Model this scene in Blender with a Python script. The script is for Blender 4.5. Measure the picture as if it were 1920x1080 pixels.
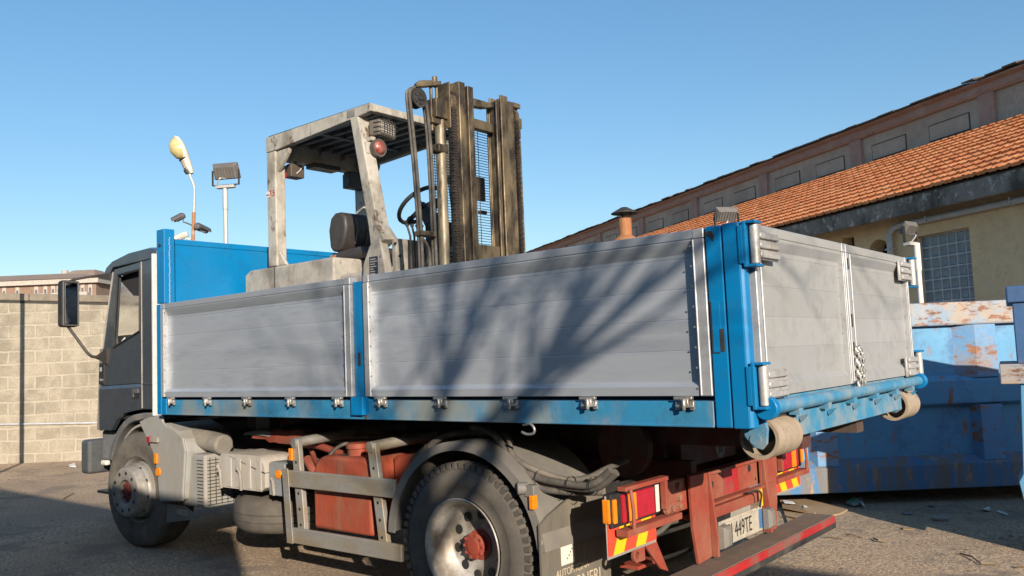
import bpy, bmesh, math, random
from math import radians, sin, cos, pi, sqrt, atan2
from mathutils import Vector, Matrix
random.seed(7)
SC = bpy.context.scene
for o in list(bpy.data.objects):
    bpy.data.objects.remove(o)
COL = SC.collection

# ------------------------------------------------------------------ camera
cam_data = bpy.data.cameras.new("camera")
cam = bpy.data.objects.new("camera", cam_data)
COL.objects.link(cam)
cam_data.sensor_width = 36.0
cam_data.lens = 29.7255
cam_data.clip_start = 0.05
cam_data.clip_end = 3000
RT = Vector((0.768995, 0.637929, -0.041139))
UP = Vector((0.082919, -0.03573, 0.995916))
FW = Vector((-0.633854, 0.769265, 0.080373))
cam.matrix_world = Matrix(((RT.x, UP.x, -FW.x, 0.0), (RT.y, UP.y, -FW.y, -3.4), (RT.z, UP.z, -FW.z, 1.519), (0, 0, 0, 1)))
SC.camera = cam
CAM = Vector((0, -3.4, 1.519))

# ------------------------------------------------------------------ sky, sun, exposure
SUN_EL = radians(17.3)
SUN_H = Vector((0.839, -0.545, 0)).normalized()          # horizontal direction towards the sun
SUN_ROT = atan2(SUN_H.x, SUN_H.y)
world = bpy.data.worlds.new("World")
SC.world = world
world.use_nodes = True
wn = world.node_tree
bg = wn.nodes["Background"]
sky = wn.nodes.new("ShaderNodeTexSky")
sky.sky_type = 'NISHITA'
sky.sun_disc = False
sky.sun_elevation = SUN_EL
sky.sun_rotation = SUN_ROT
sky.altitude = 100
sky.air_density = 1.1
sky.dust_density = 0.8
sky.ozone_density = 3.2
hsv = wn.nodes.new("ShaderNodeHueSaturation")
hsv.inputs['Saturation'].default_value = 1.19
wn.links.new(sky.outputs[0], hsv.inputs['Color'])
gam = wn.nodes.new("ShaderNodeGamma")
gam.inputs['Gamma'].default_value = 0.82
wn.links.new(hsv.outputs[0], gam.inputs['Color'])
wn.links.new(gam.outputs[0], bg.inputs[0])
bg.inputs[1].default_value = 0.134
sd = bpy.data.lights.new("sun", 'SUN')
sd.energy = 4.7
sd.angle = radians(0.42)
sd.color = (1.0, 0.87, 0.71)
sun = bpy.data.objects.new("sun", sd)
COL.objects.link(sun)
SUN_DIR = (SUN_H * cos(SUN_EL) + Vector((0, 0, sin(SUN_EL)))).normalized()
sun.rotation_euler = SUN_DIR.to_track_quat('Z', 'Y').to_euler()
sun.location = SUN_DIR * 40
SC.view_settings.view_transform = 'Standard'
SC.view_settings.look = 'None'
SC.view_settings.gamma = 1
SC.view_settings.exposure = 0.7
SC.view_settings.use_curve_mapping = False


# ------------------------------------------------------------------ materials
def srgb(r, g, b):
    f = lambda c: (c / 255 / 12.92) if c / 255 <= 0.04045 else ((c / 255 + 0.055) / 1.055) ** 2.4
    return (f(r), f(g), f(b))


MATS = {}


def pm(name, c1, c2=None, rough=0.6, metal=0.0, s=3.0, s2=9.0, dirt=None, amt=0.4, ds=1.5, stretch=(1, 1, 1), bump=0.0, bs=60.0,
       spec=0.5, lo=0.35, hi=0.65, soft=0.12, trans=0.0, alpha=1.0, coat=0.0, rust=None, rs=2.5, ra=0.3, rst=(1, 1, 1)):
    """Noise-varied paint, with optional dirt and rust patches of their own shape."""
    if name in MATS:
        return MATS[name]
    m = bpy.data.materials.new(name)
    m.use_nodes = True
    nt = m.node_tree
    N, L = nt.nodes, nt.links
    b = N["Principled BSDF"]
    tc = N.new("ShaderNodeTexCoord")
    mp = N.new("ShaderNodeMapping")
    mp.inputs['Scale'].default_value = stretch
    L.new(tc.outputs['Object'], mp.inputs[0])

    def noise(scale, detail=6, rgh=0.6, vec=None, off=0.0):
        n = N.new("ShaderNodeTexNoise")
        n.inputs['Scale'].default_value = scale
        n.inputs['Detail'].default_value = detail
        n.inputs['Roughness'].default_value = rgh
        L.new(vec or mp.outputs[0], n.inputs['Vector'])
        return n.outputs['Fac']

    def ramp(src, a, z):
        r = N.new("ShaderNodeMapRange")
        r.interpolation_type = 'SMOOTHSTEP'
        L.new(src, r.inputs['Value'])
        r.inputs['From Min'].default_value = a
        r.inputs['From Max'].default_value = z
        return r.outputs['Result']

    def mix(fac, a, c):
        x = N.new("ShaderNodeMix")
        x.data_type = 'RGBA'
        L.new(fac, x.inputs[0])
        for i, v in ((6, a), (7, c)):
            if isinstance(v, tuple):
                x.inputs[i].default_value = (*v, 1)
            else:
                L.new(v, x.inputs[i])
        return x.outputs[2]
    c2 = c2 or tuple(v * 0.75 for v in c1)
    col = mix(ramp(noise(s), lo, hi), tuple(c1), tuple(c2))
    col = mix(ramp(noise(s2 * 4, 3), 0.3, 0.75), col, mix(ramp(noise(s2), 0.35, 0.7), tuple(v * 1.0 for v in c1), tuple(v * 0.82 for v in c2)))
    rsrc = noise(s2, 4)
    if dirt:
        col = mix(ramp(noise(ds, 8, 0.65), 1 - amt - soft, 1 - amt + soft), col, tuple(dirt))
    if rust:
        mp2 = N.new("ShaderNodeMapping")
        mp2.inputs['Scale'].default_value = rst
        mp2.inputs['Location'].default_value = (3.1, 1.7, 5.3)
        L.new(tc.outputs['Object'], mp2.inputs[0])
        f = ramp(noise(rs, 10, 0.72, mp2.outputs[0]), 1 - ra - 0.05, 1 - ra + 0.05)
        col = mix(f, col, mix(ramp(noise(25, 4, 0.6, mp2.outputs[0]), 0.3, 0.7), tuple(rust), tuple(v * 0.45 for v in rust)))
    L.new(col, b.inputs['Base Color'])
    rr = N.new("ShaderNodeMapRange")
    L.new(rsrc, rr.inputs['Value'])
    rr.inputs['From Min'].default_value = 0.3
    rr.inputs['From Max'].default_value = 0.7
    rr.inputs['To Min'].default_value = max(0.03, rough - 0.1)
    rr.inputs['To Max'].default_value = min(1, rough + 0.1)
    L.new(rr.outputs[0], b.inputs['Roughness'])
    b.inputs['Metallic'].default_value = metal
    b.inputs['Specular IOR Level'].default_value = spec
    b.inputs['Coat Weight'].default_value = coat
    b.inputs['Transmission Weight'].default_value = trans
    if bump:
        bp = N.new("ShaderNodeBump")
        bp.inputs['Strength'].default_value = bump
        bp.inputs['Distance'].default_value = 0.01
        L.new(noise(bs, 5, 0.65), bp.inputs['Height'])
        L.new(bp.outputs[0], b.inputs['Normal'])
    MATS[name] = m
    return m


def add_cells(m, scale, off, lo, hi):
    """Piece-by-piece tone differences: each plank or tile is a little lighter or darker."""
    N, L = m.node_tree.nodes, m.node_tree.links
    b = N["Principled BSDF"]
    src = b.inputs['Base Color'].links[0].from_socket
    tc = N.new("ShaderNodeTexCoord")
    ma = N.new("ShaderNodeVectorMath")
    ma.operation = 'MULTIPLY_ADD'
    L.new(tc.outputs['Object'], ma.inputs[0])
    ma.inputs[1].default_value = scale
    ma.inputs[2].default_value = off
    fl_ = N.new("ShaderNodeVectorMath")
    fl_.operation = 'FLOOR'
    L.new(ma.outputs[0], fl_.inputs[0])
    w = N.new("ShaderNodeTexWhiteNoise")
    L.new(fl_.outputs[0], w.inputs['Vector'])
    r = N.new("ShaderNodeMapRange")
    L.new(w.outputs['Value'], r.inputs['Value'])
    r.inputs['To Min'].default_value = lo
    r.inputs['To Max'].default_value = hi
    x = N.new("ShaderNodeMix")
    x.data_type = 'RGBA'
    x.blend_type = 'MULTIPLY'
    x.inputs[0].default_value = 1
    L.new(src, x.inputs[6])
    L.new(r.outputs[0], x.inputs[7])
    L.new(x.outputs[2], b.inputs['Base Color'])


DUST = (0.30, 0.245, 0.18)
M_ALU = pm("panel_aluminium", (0.44, 0.475, 0.525), (0.40, 0.435, 0.485), rough=0.40, metal=0.45, s=0.9, s2=4, dirt=(0.40, 0.425, 0.46), amt=0.36, ds=1.1, soft=0.2, stretch=(0.3, 0.3, 2.0), bump=0.02, bs=25, rust=(0.30, 0.27, 0.23), rs=5, ra=0.25, rst=(1.5, 1.5, 0.5))
M_ALUB = pm("frame_aluminium", (0.43, 0.44, 0.455), (0.36, 0.37, 0.385), rough=0.45, metal=0.4, s=4, s2=12)
M_ALUD = pm("door_aluminium", (0.385, 0.385, 0.38), (0.35, 0.35, 0.345), rough=0.5, metal=0.3, s=0.9, s2=4, dirt=(0.34, 0.325, 0.30), amt=0.36, soft=0.2, ds=1.6, bump=0.02, bs=30)
M_BLUE = pm("blue_paint", (0.0, 0.165, 0.40), (0.0, 0.145, 0.35), rough=0.42, s=2, s2=8, spec=0.4, coat=0.08, bump=0.02, bs=40, dirt=(0.006, 0.17, 0.385), amt=0.4, ds=2, soft=0.2, rust=(0.16, 0.15, 0.13), rs=9, ra=0.215)
M_BLUEW = pm("worn_blue_paint", (0.02, 0.20, 0.38), (0.035, 0.17, 0.30), rough=0.6, s=3, s2=9, dirt=(0.19, 0.22, 0.22), amt=0.46, ds=1.7, soft=0.1, stretch=(1.2, 1.2, 0.7),
             rust=(0.26, 0.12, 0.06), rs=3.0, ra=0.27, rst=(0.6, 1, 2.2), bump=0.06, bs=45)
M_BLUEG = pm("scuffed_blue_grey_paint", (0.03, 0.19, 0.33), (0.015, 0.22, 0.42), rough=0.6, s=3, s2=9, dirt=(0.20, 0.24, 0.255), amt=0.47, ds=6, soft=0.16, bump=0.06, bs=45)
M_RED = pm("dusty_red_paint", (0.285, 0.047, 0.026), (0.225, 0.042, 0.025), rough=0.7, s=3, s2=10, dirt=(0.25, 0.10, 0.062), amt=0.44, ds=4, soft=0.2, bump=0.08, bs=50)
M_REDD = pm("grimy_dark_red_paint", (0.10, 0.022, 0.016), (0.06, 0.018, 0.014), rough=0.75, s=4, s2=12, dirt=(0.07, 0.055, 0.045), amt=0.5, ds=4, bump=0.1, bs=40)
M_REDT = pm("orange_red_tank_paint", (0.31, 0.058, 0.028), (0.245, 0.050, 0.027), rough=0.62, s=4, s2=12, stretch=(2, 2, 0.5), dirt=(0.25, 0.13, 0.08), amt=0.40, ds=4, soft=0.2)
M_BUMP = pm("scratched_bright_red_paint", (0.42, 0.018, 0.02), (0.30, 0.014, 0.016), rough=0.5, s=5, s2=16, dirt=(0.16, 0.10, 0.08), amt=0.42, ds=4, soft=0.14)
M_DUSTY = pm("dusty_plastic", (0.30, 0.275, 0.235), (0.25, 0.235, 0.21), rough=0.85, s=4, s2=12, dirt=(0.20, 0.19, 0.175), amt=0.45, ds=3, soft=0.18, stretch=(1.3, 1.3, 0.6), bump=0.08, bs=50)
M_GREYP = pm("pale_grey_plastic", (0.275, 0.29, 0.295), (0.24, 0.245, 0.24), rough=0.7, s=3, s2=10, dirt=(0.27, 0.24, 0.195), amt=0.5, ds=3, soft=0.18, stretch=(1.4, 1.4, 0.5))
M_BATT = pm("white_cover_plastic", (0.44, 0.415, 0.38), (0.36, 0.335, 0.30), rough=0.7, s=4, s2=12, stretch=(2, 2, 0.4), dirt=(0.36, 0.31, 0.25), amt=0.44, ds=3, soft=0.2)
M_MUD = pm("mudguard_plastic", (0.125, 0.123, 0.12), (0.155, 0.145, 0.13), rough=0.7, s=4, s2=12, dirt=(0.20, 0.18, 0.15), amt=0.46, ds=3, soft=0.2, bump=0.04)
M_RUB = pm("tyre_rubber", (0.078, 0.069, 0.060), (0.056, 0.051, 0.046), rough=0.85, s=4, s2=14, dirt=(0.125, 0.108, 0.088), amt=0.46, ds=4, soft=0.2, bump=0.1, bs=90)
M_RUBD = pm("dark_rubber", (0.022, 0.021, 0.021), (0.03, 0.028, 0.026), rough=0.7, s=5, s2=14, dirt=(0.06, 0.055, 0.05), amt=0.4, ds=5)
M_RUBF = pm("dusty_front_tyre_rubber", (0.088, 0.077, 0.065), (0.062, 0.056, 0.050), rough=0.9, s=4, s2=14, dirt=(0.17, 0.15, 0.12), amt=0.46, ds=3, soft=0.2, bump=0.1, bs=90)
M_HOSE = pm("dusty_hose_rubber", (0.085, 0.077, 0.067), (0.06, 0.056, 0.05), rough=0.8, s=8, s2=20, dirt=(0.15, 0.13, 0.11), amt=0.45, ds=8)
M_RIM = pm("rim_silver", (0.49, 0.47, 0.44), (0.39, 0.375, 0.35), rough=0.5, metal=0.3, s=5, s2=14, dirt=(0.21, 0.175, 0.135), amt=0.5, ds=5, soft=0.15, rust=(0.16, 0.09, 0.05), rs=7, ra=0.24)
M_CAB = pm("cab_grey_paint", (0.044, 0.051, 0.062), (0.038, 0.045, 0.055), rough=0.32, s=2, s2=7, coat=0.4, dirt=(0.062, 0.064, 0.067), amt=0.38, ds=2.2, soft=0.2)
M_CABW = pm("cab_rear_sunlit_white", (0.62, 0.62, 0.61), (0.55, 0.55, 0.54), rough=0.4, s=3, s2=9)  # white puts the sunlight on the grey cab's rear wall into its colour
M_BLK = pm("black_plastic", (0.018, 0.018, 0.019), (0.024, 0.023, 0.022), rough=0.5, s=6, s2=16, dirt=(0.05, 0.045, 0.04), amt=0.38, ds=5)
M_DK = pm("grimy_dark_metal", (0.035, 0.032, 0.030), (0.02, 0.02, 0.02), rough=0.75, s=5, s2=14, dirt=(0.075, 0.065, 0.055), amt=0.4, ds=4)
M_MIRG = pm("mirror_glass", (0.55, 0.57, 0.6), (0.5, 0.52, 0.56), rough=0.12, metal=1.0)
M_STEEL = pm("zinc_steel", (0.50, 0.49, 0.47), (0.40, 0.39, 0.37), rough=0.4, metal=0.7, s=8, s2=20, dirt=(0.30, 0.26, 0.21), amt=0.4, ds=9)
M_HINGE = pm("cast_hinge_metal", (0.50, 0.49, 0.475), (0.40, 0.385, 0.37), rough=0.5, metal=0.4, s=8, s2=20, dirt=(0.32, 0.27, 0.22), amt=0.4, ds=9)
M_GALV = pm("galvanised_guard_metal", (0.42, 0.41, 0.385), (0.34, 0.335, 0.32), rough=0.45, metal=0.5, s=4, s2=14, stretch=(1, 1, 3), dirt=(0.36, 0.29, 0.19), amt=0.46, ds=3, soft=0.2)
M_ROLL = pm("worn_roller_steel", (0.36, 0.285, 0.205), (0.29, 0.23, 0.17), rough=0.75, s=10, s2=25, dirt=(0.20, 0.15, 0.10), amt=0.36, ds=14, bump=0.12, bs=70)
M_FLW = pm("dirty_white_forklift_paint", (0.42, 0.395, 0.345), (0.34, 0.315, 0.275), rough=0.6, s=3, s2=10, dirt=(0.19, 0.165, 0.13), amt=0.43, ds=3.5, soft=0.12, stretch=(1.3, 1.3, 0.8), rust=(0.11, 0.07, 0.045), rs=7, ra=0.395, rst=(1, 1, 0.7), bump=0.04)
M_FLG = pm("grubby_grey_guard_paint", (0.24, 0.235, 0.22), (0.19, 0.185, 0.175), rough=0.65, s=4, s2=12, dirt=(0.11, 0.10, 0.09), amt=0.45, ds=5, soft=0.15)
M_MAST = pm("greasy_mast_steel", (0.225, 0.170, 0.100), (0.145, 0.108, 0.064), rough=0.5, metal=0.35, s=4, s2=14, stretch=(1.3, 1.3, 0.6), dirt=(0.045, 0.034, 0.024), amt=0.5, ds=5, soft=0.1, bump=0.25, bs=60)
M_MASTL = pm("pale_cylinder_steel", (0.30, 0.255, 0.18), (0.22, 0.18, 0.12), rough=0.5, metal=0.35, s=6, s2=18, stretch=(2, 2, 0.5), dirt=(0.08, 0.06, 0.04), amt=0.4, ds=8, soft=0.08)
M_CHAIN = pm("greasy_chain_steel", (0.055, 0.042, 0.034), (0.035, 0.028, 0.024), rough=0.6, metal=0.3, s=20, s2=40)
M_SEAT = pm("seat_vinyl", (0.052, 0.045, 0.042), (0.035, 0.031, 0.030), rough=0.55, s=6, s2=16)
M_AMB = pm("amber_lens", (0.80, 0.24, 0.01), (0.70, 0.20, 0.01), rough=0.25, s=10, s2=30, spec=0.6)
M_REDL = pm("red_lens", (0.40, 0.012, 0.026), (0.33, 0.012, 0.022), rough=0.25, s=10, s2=30, spec=0.6)
M_REFR = pm("red_reflective_sheet", (0.72, 0.07, 0.035), (0.66, 0.06, 0.03), rough=0.5, s=6, s2=20)
M_REFY = pm("yellow_reflective_sheet", (0.80, 0.50, 0.01), (0.74, 0.45, 0.01), rough=0.5, s=6, s2=20)
M_WHT = pm("white_sheet", (0.66, 0.63, 0.57), (0.58, 0.55, 0.49), rough=0.6, s=8, s2=20)
M_PLATE = pm("number_plate_sheet", (0.44, 0.395, 0.325), (0.36, 0.32, 0.26), rough=0.6, s=8, s2=20, dirt=(0.27, 0.225, 0.17), amt=0.42, ds=9)
M_EUB = pm("plate_blue_band", (0.06, 0.16, 0.36), rough=0.5)
M_INK = pm("black_ink", (0.03, 0.028, 0.026), rough=0.7)
M_PALEINK = pm("pale_ink", (0.48, 0.40, 0.30), (0.42, 0.35, 0.26), rough=0.8)
M_PAPER = pm("paper", (0.66, 0.66, 0.66), (0.55, 0.55, 0.56), rough=0.8)
M_CARD = pm("cardboard", (0.36, 0.25, 0.145), (0.30, 0.205, 0.12), rough=0.85, s=4, s2=10, bump=0.05)
M_STICK = pm("dry_twig_bark", (0.23, 0.165, 0.10), rough=0.9)
M_BIN = pm("rusty_blue_skip_paint", (0.065, 0.245, 0.44), (0.11, 0.29, 0.46), rough=0.62, s=1.5, s2=6, dirt=(0.05, 0.14, 0.29), amt=0.45, ds=1.5, soft=0.1,
           rust=(0.32, 0.145, 0.07), rs=4.2, ra=0.40, rst=(2.2, 2.2, 0.5), bump=0.15, bs=25)
M_BINR = pm("flaking_rusty_skip_paint", (0.13, 0.29, 0.47), (0.27, 0.34, 0.40), rough=0.7, s=2.5, s2=8, dirt=(0.34, 0.27, 0.21), amt=0.5, ds=3.0, soft=0.14,
            rust=(0.27, 0.115, 0.055), rs=9, ra=0.45, rst=(0.6, 0.6, 1.5), bump=0.2, bs=25)
M_BINP = pm("scraped_skip_post_paint", (0.09, 0.24, 0.45), (0.14, 0.28, 0.46), rough=0.65, s=2, s2=7, dirt=(0.22, 0.20, 0.20), amt=0.42, ds=2, soft=0.1, rust=(0.33, 0.15, 0.07), rs=4.5, ra=0.43, rst=(0.7, 0.7, 1.6), bump=0.15, bs=25)
M_BINB = pm("grimy_skip_base_paint", (0.045, 0.16, 0.34), (0.08, 0.19, 0.35), rough=0.7, s=2, s2=8, stretch=(5, 5, 0.5), dirt=(0.16, 0.14, 0.12), amt=0.5, ds=2, soft=0.12,
            rust=(0.40, 0.28, 0.17), rs=3.0, ra=0.40, rst=(3, 3, 0.7), bump=0.15, bs=25)
M_BIN2 = pm("dark_blue_skip_paint", (0.03, 0.09, 0.22), (0.04, 0.11, 0.25), rough=0.6, s=2, s2=7, dirt=(0.03, 0.06, 0.13), amt=0.4, ds=2.5, rust=(0.20, 0.09, 0.05), rs=3.5, ra=0.33, bump=0.12, bs=25)
M_STUC = pm("ochre_stucco", (0.72, 0.525, 0.305), (0.63, 0.465, 0.275), rough=0.92, s=1.0, s2=5, dirt=(0.62, 0.50, 0.39), amt=0.36, ds=0.9, soft=0.05, bump=0.12, bs=25, rust=(0.15, 0.10, 0.06), rs=1.6, ra=0.27, rst=(1, 1, 1.6))
M_CONC = pm("weathered_gutter_concrete", (0.22, 0.20, 0.18), (0.16, 0.15, 0.135), rough=0.9, s=1.4, s2=6, dirt=(0.05, 0.045, 0.04), amt=0.45, ds=1.5, soft=0.12, stretch=(1, 1, 0.7), bump=0.2, bs=20, rust=(0.50, 0.47, 0.43), rs=4.5, ra=0.44, rst=(1, 1, 0.7))
M_CLER = pm("grey_clerestory_plaster", (0.36, 0.35, 0.31), (0.32, 0.31, 0.275), rough=0.9, s=0.7, s2=4, dirt=(0.25, 0.235, 0.20), amt=0.45, ds=0.8, soft=0.15, bump=0.08)
M_PINK = pm("faded_pink_plaster", (0.29, 0.225, 0.205), (0.25, 0.195, 0.18), rough=0.9, s=1.0, s2=5, dirt=(0.30, 0.27, 0.245), amt=0.42, ds=1.0, soft=0.1, bump=0.1, rust=(0.055, 0.048, 0.045), rs=1.3, ra=0.33)
M_GROOVE = pm("dark_joint", (0.05, 0.048, 0.045), rough=0.95)
M_TILE = pm("clay_roof_tile", (0.62, 0.215, 0.075), (0.53, 0.175, 0.06), rough=0.85, s=3.5, s2=3, dirt=(0.68, 0.36, 0.17), amt=0.42, ds=5, soft=0.14, bump=0.1, bs=40, rust=(0.24, 0.12, 0.07), rs=3.2, ra=0.29, rst=(1.4, 1.0, 1.0))
M_GLB = pm("glass_block", (0.15, 0.195, 0.23), (0.115, 0.15, 0.185), rough=0.28, s=5, s2=12, spec=0.6)
M_MORT = pm("glass_block_joint", (0.54, 0.55, 0.54), rough=0.85)
M_PVC = pm("pale_pipe_paint", (0.44, 0.46, 0.49), (0.38, 0.40, 0.43), rough=0.5, s=2, s2=8)
M_POLE = pm("galvanised_pole", (0.52, 0.51, 0.49), (0.45, 0.44, 0.42), rough=0.5, metal=0.4, s=4, s2=14)
M_RUSTP = pm("rusty_pole", (0.33, 0.16, 0.085), (0.26, 0.12, 0.065), rough=0.85, s=9, s2=20, dirt=(0.46, 0.41, 0.37), amt=0.4, ds=9)
M_FLOOD = pm("floodlight_casting", (0.135, 0.125, 0.115), (0.11, 0.10, 0.095), rough=0.6, s=6, s2=16)
M_LAMPW = pm("lamp_housing", (0.62, 0.58, 0.50), (0.54, 0.50, 0.43), rough=0.5, s=5, s2=12)
M_LAMPG = pm("lamp_bowl", (0.50, 0.43, 0.20), (0.40, 0.34, 0.16), rough=0.15, s=3, s2=8, coat=0.6)
M_FLUE = pm("rusted_flue", (0.34, 0.135, 0.05), (0.20, 0.09, 0.045), rough=0.8, s=4, s2=12, stretch=(3, 3, 0.6), dirt=(0.36, 0.21, 0.09), amt=0.4, ds=4)
M_CAMD = pm("camera_housing", (0.10, 0.10, 0.105), (0.085, 0.085, 0.09), rough=0.5)
M_APT = pm("apartment_wall_render", (0.23, 0.155, 0.115), (0.20, 0.135, 0.10), rough=0.9, s=0.3, s2=1)
M_APTW = pm("apartment_white_trim", (0.42, 0.38, 0.345), rough=0.8)
M_APTR = pm("apartment_roof", (0.25, 0.19, 0.155), (0.21, 0.16, 0.13), rough=0.9, s=0.4, s2=1.5)
M_APTG = pm("apartment_window_glass", (0.10, 0.11, 0.13), rough=0.3)
M_BARK = pm("bark", (0.12, 0.095, 0.07), rough=0.95, s=5, s2=15, bump=0.3)
M_CONC2 = pm("cast_concrete_coping", (0.24, 0.205, 0.155), (0.18, 0.155, 0.12), rough=0.92, s=2, s2=8, dirt=(0.14, 0.12, 0.10), amt=0.42, ds=2.5, soft=0.15, bump=0.15, bs=25)
M_YARD = pm("shadow_wall_render", (0.36, 0.30, 0.22), rough=0.9)  # for the added wall out of view


add_cells(M_ALU, (0, 0, 1 / 0.138), (0, 0, -0.2 / 0.138), 0.90, 1.07)
add_cells(M_ALUD, (0, 0, 1 / 0.138), (3, 0, -0.2 / 0.138), 0.92, 1.06)
add_cells(M_TILE, (1 / 0.21, 1 / 0.354, 0), (0.2, 0.1, 0), 0.84, 1.10)


def ground_mat():
    m = bpy.data.materials.new("dusty_asphalt")
    m.use_nodes = True
    N, L = m.node_tree.nodes, m.node_tree.links
    b = N["Principled BSDF"]
    tc = N.new("ShaderNodeTexCoord")

    def noise(scale, detail=6, rgh=0.6):
        n = N.new("ShaderNodeTexNoise")
        n.inputs['Scale'].default_value = scale
        n.inputs['Detail'].default_value = detail
        n.inputs['Roughness'].default_value = rgh
        L.new(tc.outputs['Object'], n.inputs['Vector'])
        return n.outputs['Fac']

    def ramp(src, a, z):
        r = N.new("ShaderNodeMapRange")
        r.interpolation_type = 'SMOOTHSTEP'
        L.new(src, r.inputs['Value'])
        r.inputs['From Min'].default_value = a
        r.inputs['From Max'].default_value = z
        return r.outputs['Result']

    def mix(fac, a, c, mode='MIX'):
        x = N.new("ShaderNodeMix")
        x.data_type = 'RGBA'
        x.blend_type = mode
        L.new(fac, x.inputs[0])
        for i, v in ((6, a), (7, c)):
            if isinstance(v, tuple):
                x.inputs[i].default_value = (*v, 1)
            else:
                L.new(v, x.inputs[i])
        return x.outputs[2]
    c = mix(ramp(noise(0.5, 8, 0.65), 0.38, 0.62), (0.60, 0.43, 0.275), (0.42, 0.305, 0.20))
    c = mix(ramp(noise(1.3, 8, 0.7), 0.50, 0.62), c, (0.235, 0.185, 0.14))
    c = mix(ramp(noise(4.3, 8, 0.7), 0.60, 0.72), c, (0.52, 0.41, 0.29))
    c = mix(ramp(noise(45, 4, 0.7), 0.42, 0.60), c, (0.22, 0.175, 0.135))
    v = N.new("ShaderNodeTexVoronoi")
    v.inputs['Scale'].default_value = 75
    L.new(tc.outputs['Object'], v.inputs['Vector'])
    c = mix(ramp(v.outputs['Distance'], 0.26, 0.12), c, (0.56, 0.46, 0.34))
    L.new(c, b.inputs['Base Color'])
    b.inputs['Roughness'].default_value = 0.93
    bp = N.new("ShaderNodeBump")
    bp.inputs['Strength'].default_value = 0.9
    bp.inputs['Distance'].default_value = 0.014
    ad = N.new("ShaderNodeMath")
    ad.operation = 'ADD'
    L.new(noise(70, 4, 0.7), ad.inputs[0])
    L.new(noise(9, 5, 0.6), ad.inputs[1])
    L.new(ad.outputs[0], bp.inputs['Height'])
    L.new(bp.outputs[0], b.inputs['Normal'])
    return m


def block_mat(name, bw, bh, ca, cb, cm, axes='XZ', mort=0.018):
    """Masonry courses on a wall whose local X runs along it."""
    m = bpy.data.materials.new(name)
    m.use_nodes = True
    N, L = m.node_tree.nodes, m.node_tree.links
    b = N["Principled BSDF"]
    tc = N.new("ShaderNodeTexCoord")
    sp = N.new("ShaderNodeSeparateXYZ")
    L.new(tc.outputs['Object'], sp.inputs[0])
    cb_ = N.new("ShaderNodeCombineXYZ")
    L.new(sp.outputs['X'], cb_.inputs['X'])
    L.new(sp.outputs['Z'], cb_.inputs['Y'])
    wob = N.new("ShaderNodeTexNoise")
    wob.inputs['Scale'].default_value = 5
    wob.inputs['Detail'].default_value = 4
    L.new(tc.outputs['Object'], wob.inputs['Vector'])
    wm = N.new("ShaderNodeVectorMath")
    wm.operation = 'MULTIPLY_ADD'
    L.new(wob.outputs['Color'], wm.inputs[0])
    wm.inputs[1].default_value = (0.06, 0.06, 0)
    L.new(cb_.outputs[0], wm.inputs[2])
    br = N.new("ShaderNodeTexBrick")
    L.new(wm.outputs[0], br.inputs['Vector'])
    br.inputs['Scale'].default_value = 1
    br.inputs['Brick Width'].default_value = bw
    br.inputs['Row Height'].default_value = bh
    br.inputs['Mortar Size'].default_value = mort
    br.inputs['Mortar Smooth'].default_value = 0.6
    br.inputs['Bias'].default_value = 0.0
    br.inputs['Color1'].default_value = (*ca, 1)
    br.inputs['Color2'].default_value = (*cb, 1)
    br.inputs['Mortar'].default_value = (*cm, 1)
    n = N.new("ShaderNodeTexNoise")
    n.inputs['Scale'].default_value = 3.0
    n.inputs['Detail'].default_value = 8
    n.inputs['Roughness'].default_value = 0.7
    L.new(tc.outputs['Object'], n.inputs['Vector'])
    r = N.new("ShaderNodeMapRange")
    L.new(n.outputs['Fac'], r.inputs['Value'])
    r.inputs['From Min'].default_value = 0.44
    r.inputs['From Max'].default_value = 0.60
    mx = N.new("ShaderNodeMix")
    mx.data_type = 'RGBA'
    L.new(r.outputs[0], mx.inputs[0])
    L.new(br.outputs['Color'], mx.inputs[6])
    mx.inputs[7].default_value = (*[v * 0.92 for v in cm], 1)
    n3 = N.new("ShaderNodeTexNoise")
    n3.inputs['Scale'].default_value = 0.9
    n3.inputs['Detail'].default_value = 9
    n3.inputs['Roughness'].default_value = 0.7
    L.new(tc.outputs['Object'], n3.inputs['Vector'])
    r3 = N.new("ShaderNodeMapRange")
    L.new(n3.outputs['Fac'], r3.inputs['Value'])
    r3.inputs['From Min'].default_value = 0.50
    r3.inputs['From Max'].default_value = 0.64
    r3.inputs['To Max'].default_value = 0.6
    mx3 = N.new("ShaderNodeMix")
    mx3.data_type = 'RGBA'
    L.new(r3.outputs[0], mx3.inputs[0])
    L.new(mx.outputs[2], mx3.inputs[6])
    mx3.inputs[7].default_value = (*[v * 0.72 for v in cb], 1)
    mx = mx3
    n2 = N.new("ShaderNodeTexNoise")
    n2.inputs['Scale'].default_value = 40
    n2.inputs['Detail'].default_value = 4
    L.new(tc.outputs['Object'], n2.inputs['Vector'])
    mx2 = N.new("ShaderNodeMix")
    mx2.data_type = 'RGBA'
    mx2.blend_type = 'MULTIPLY'
    mx2.inputs[0].default_value = 0.45
    L.new(mx.outputs[2], mx2.inputs[6])
    L.new(n2.outputs['Fac'], mx2.inputs[7])
    L.new(mx2.outputs[2], b.inputs['Base Color'])
    b.inputs['Roughness'].default_value = 0.95
    bp = N.new("ShaderNodeBump")
    bp.inputs['Strength'].default_value = 0.6
    bp.inputs['Distance'].default_value = 0.01
    sub = N.new("ShaderNodeMath")
    sub.operation = 'SUBTRACT'
    L.new(n2.outputs['Fac'], sub.inputs[0])
    L.new(br.outputs['Fac'], sub.inputs[1])
    L.new(sub.outputs[0], bp.inputs['Height'])
    L.new(bp.outputs[0], b.inputs['Normal'])
    return m


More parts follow.
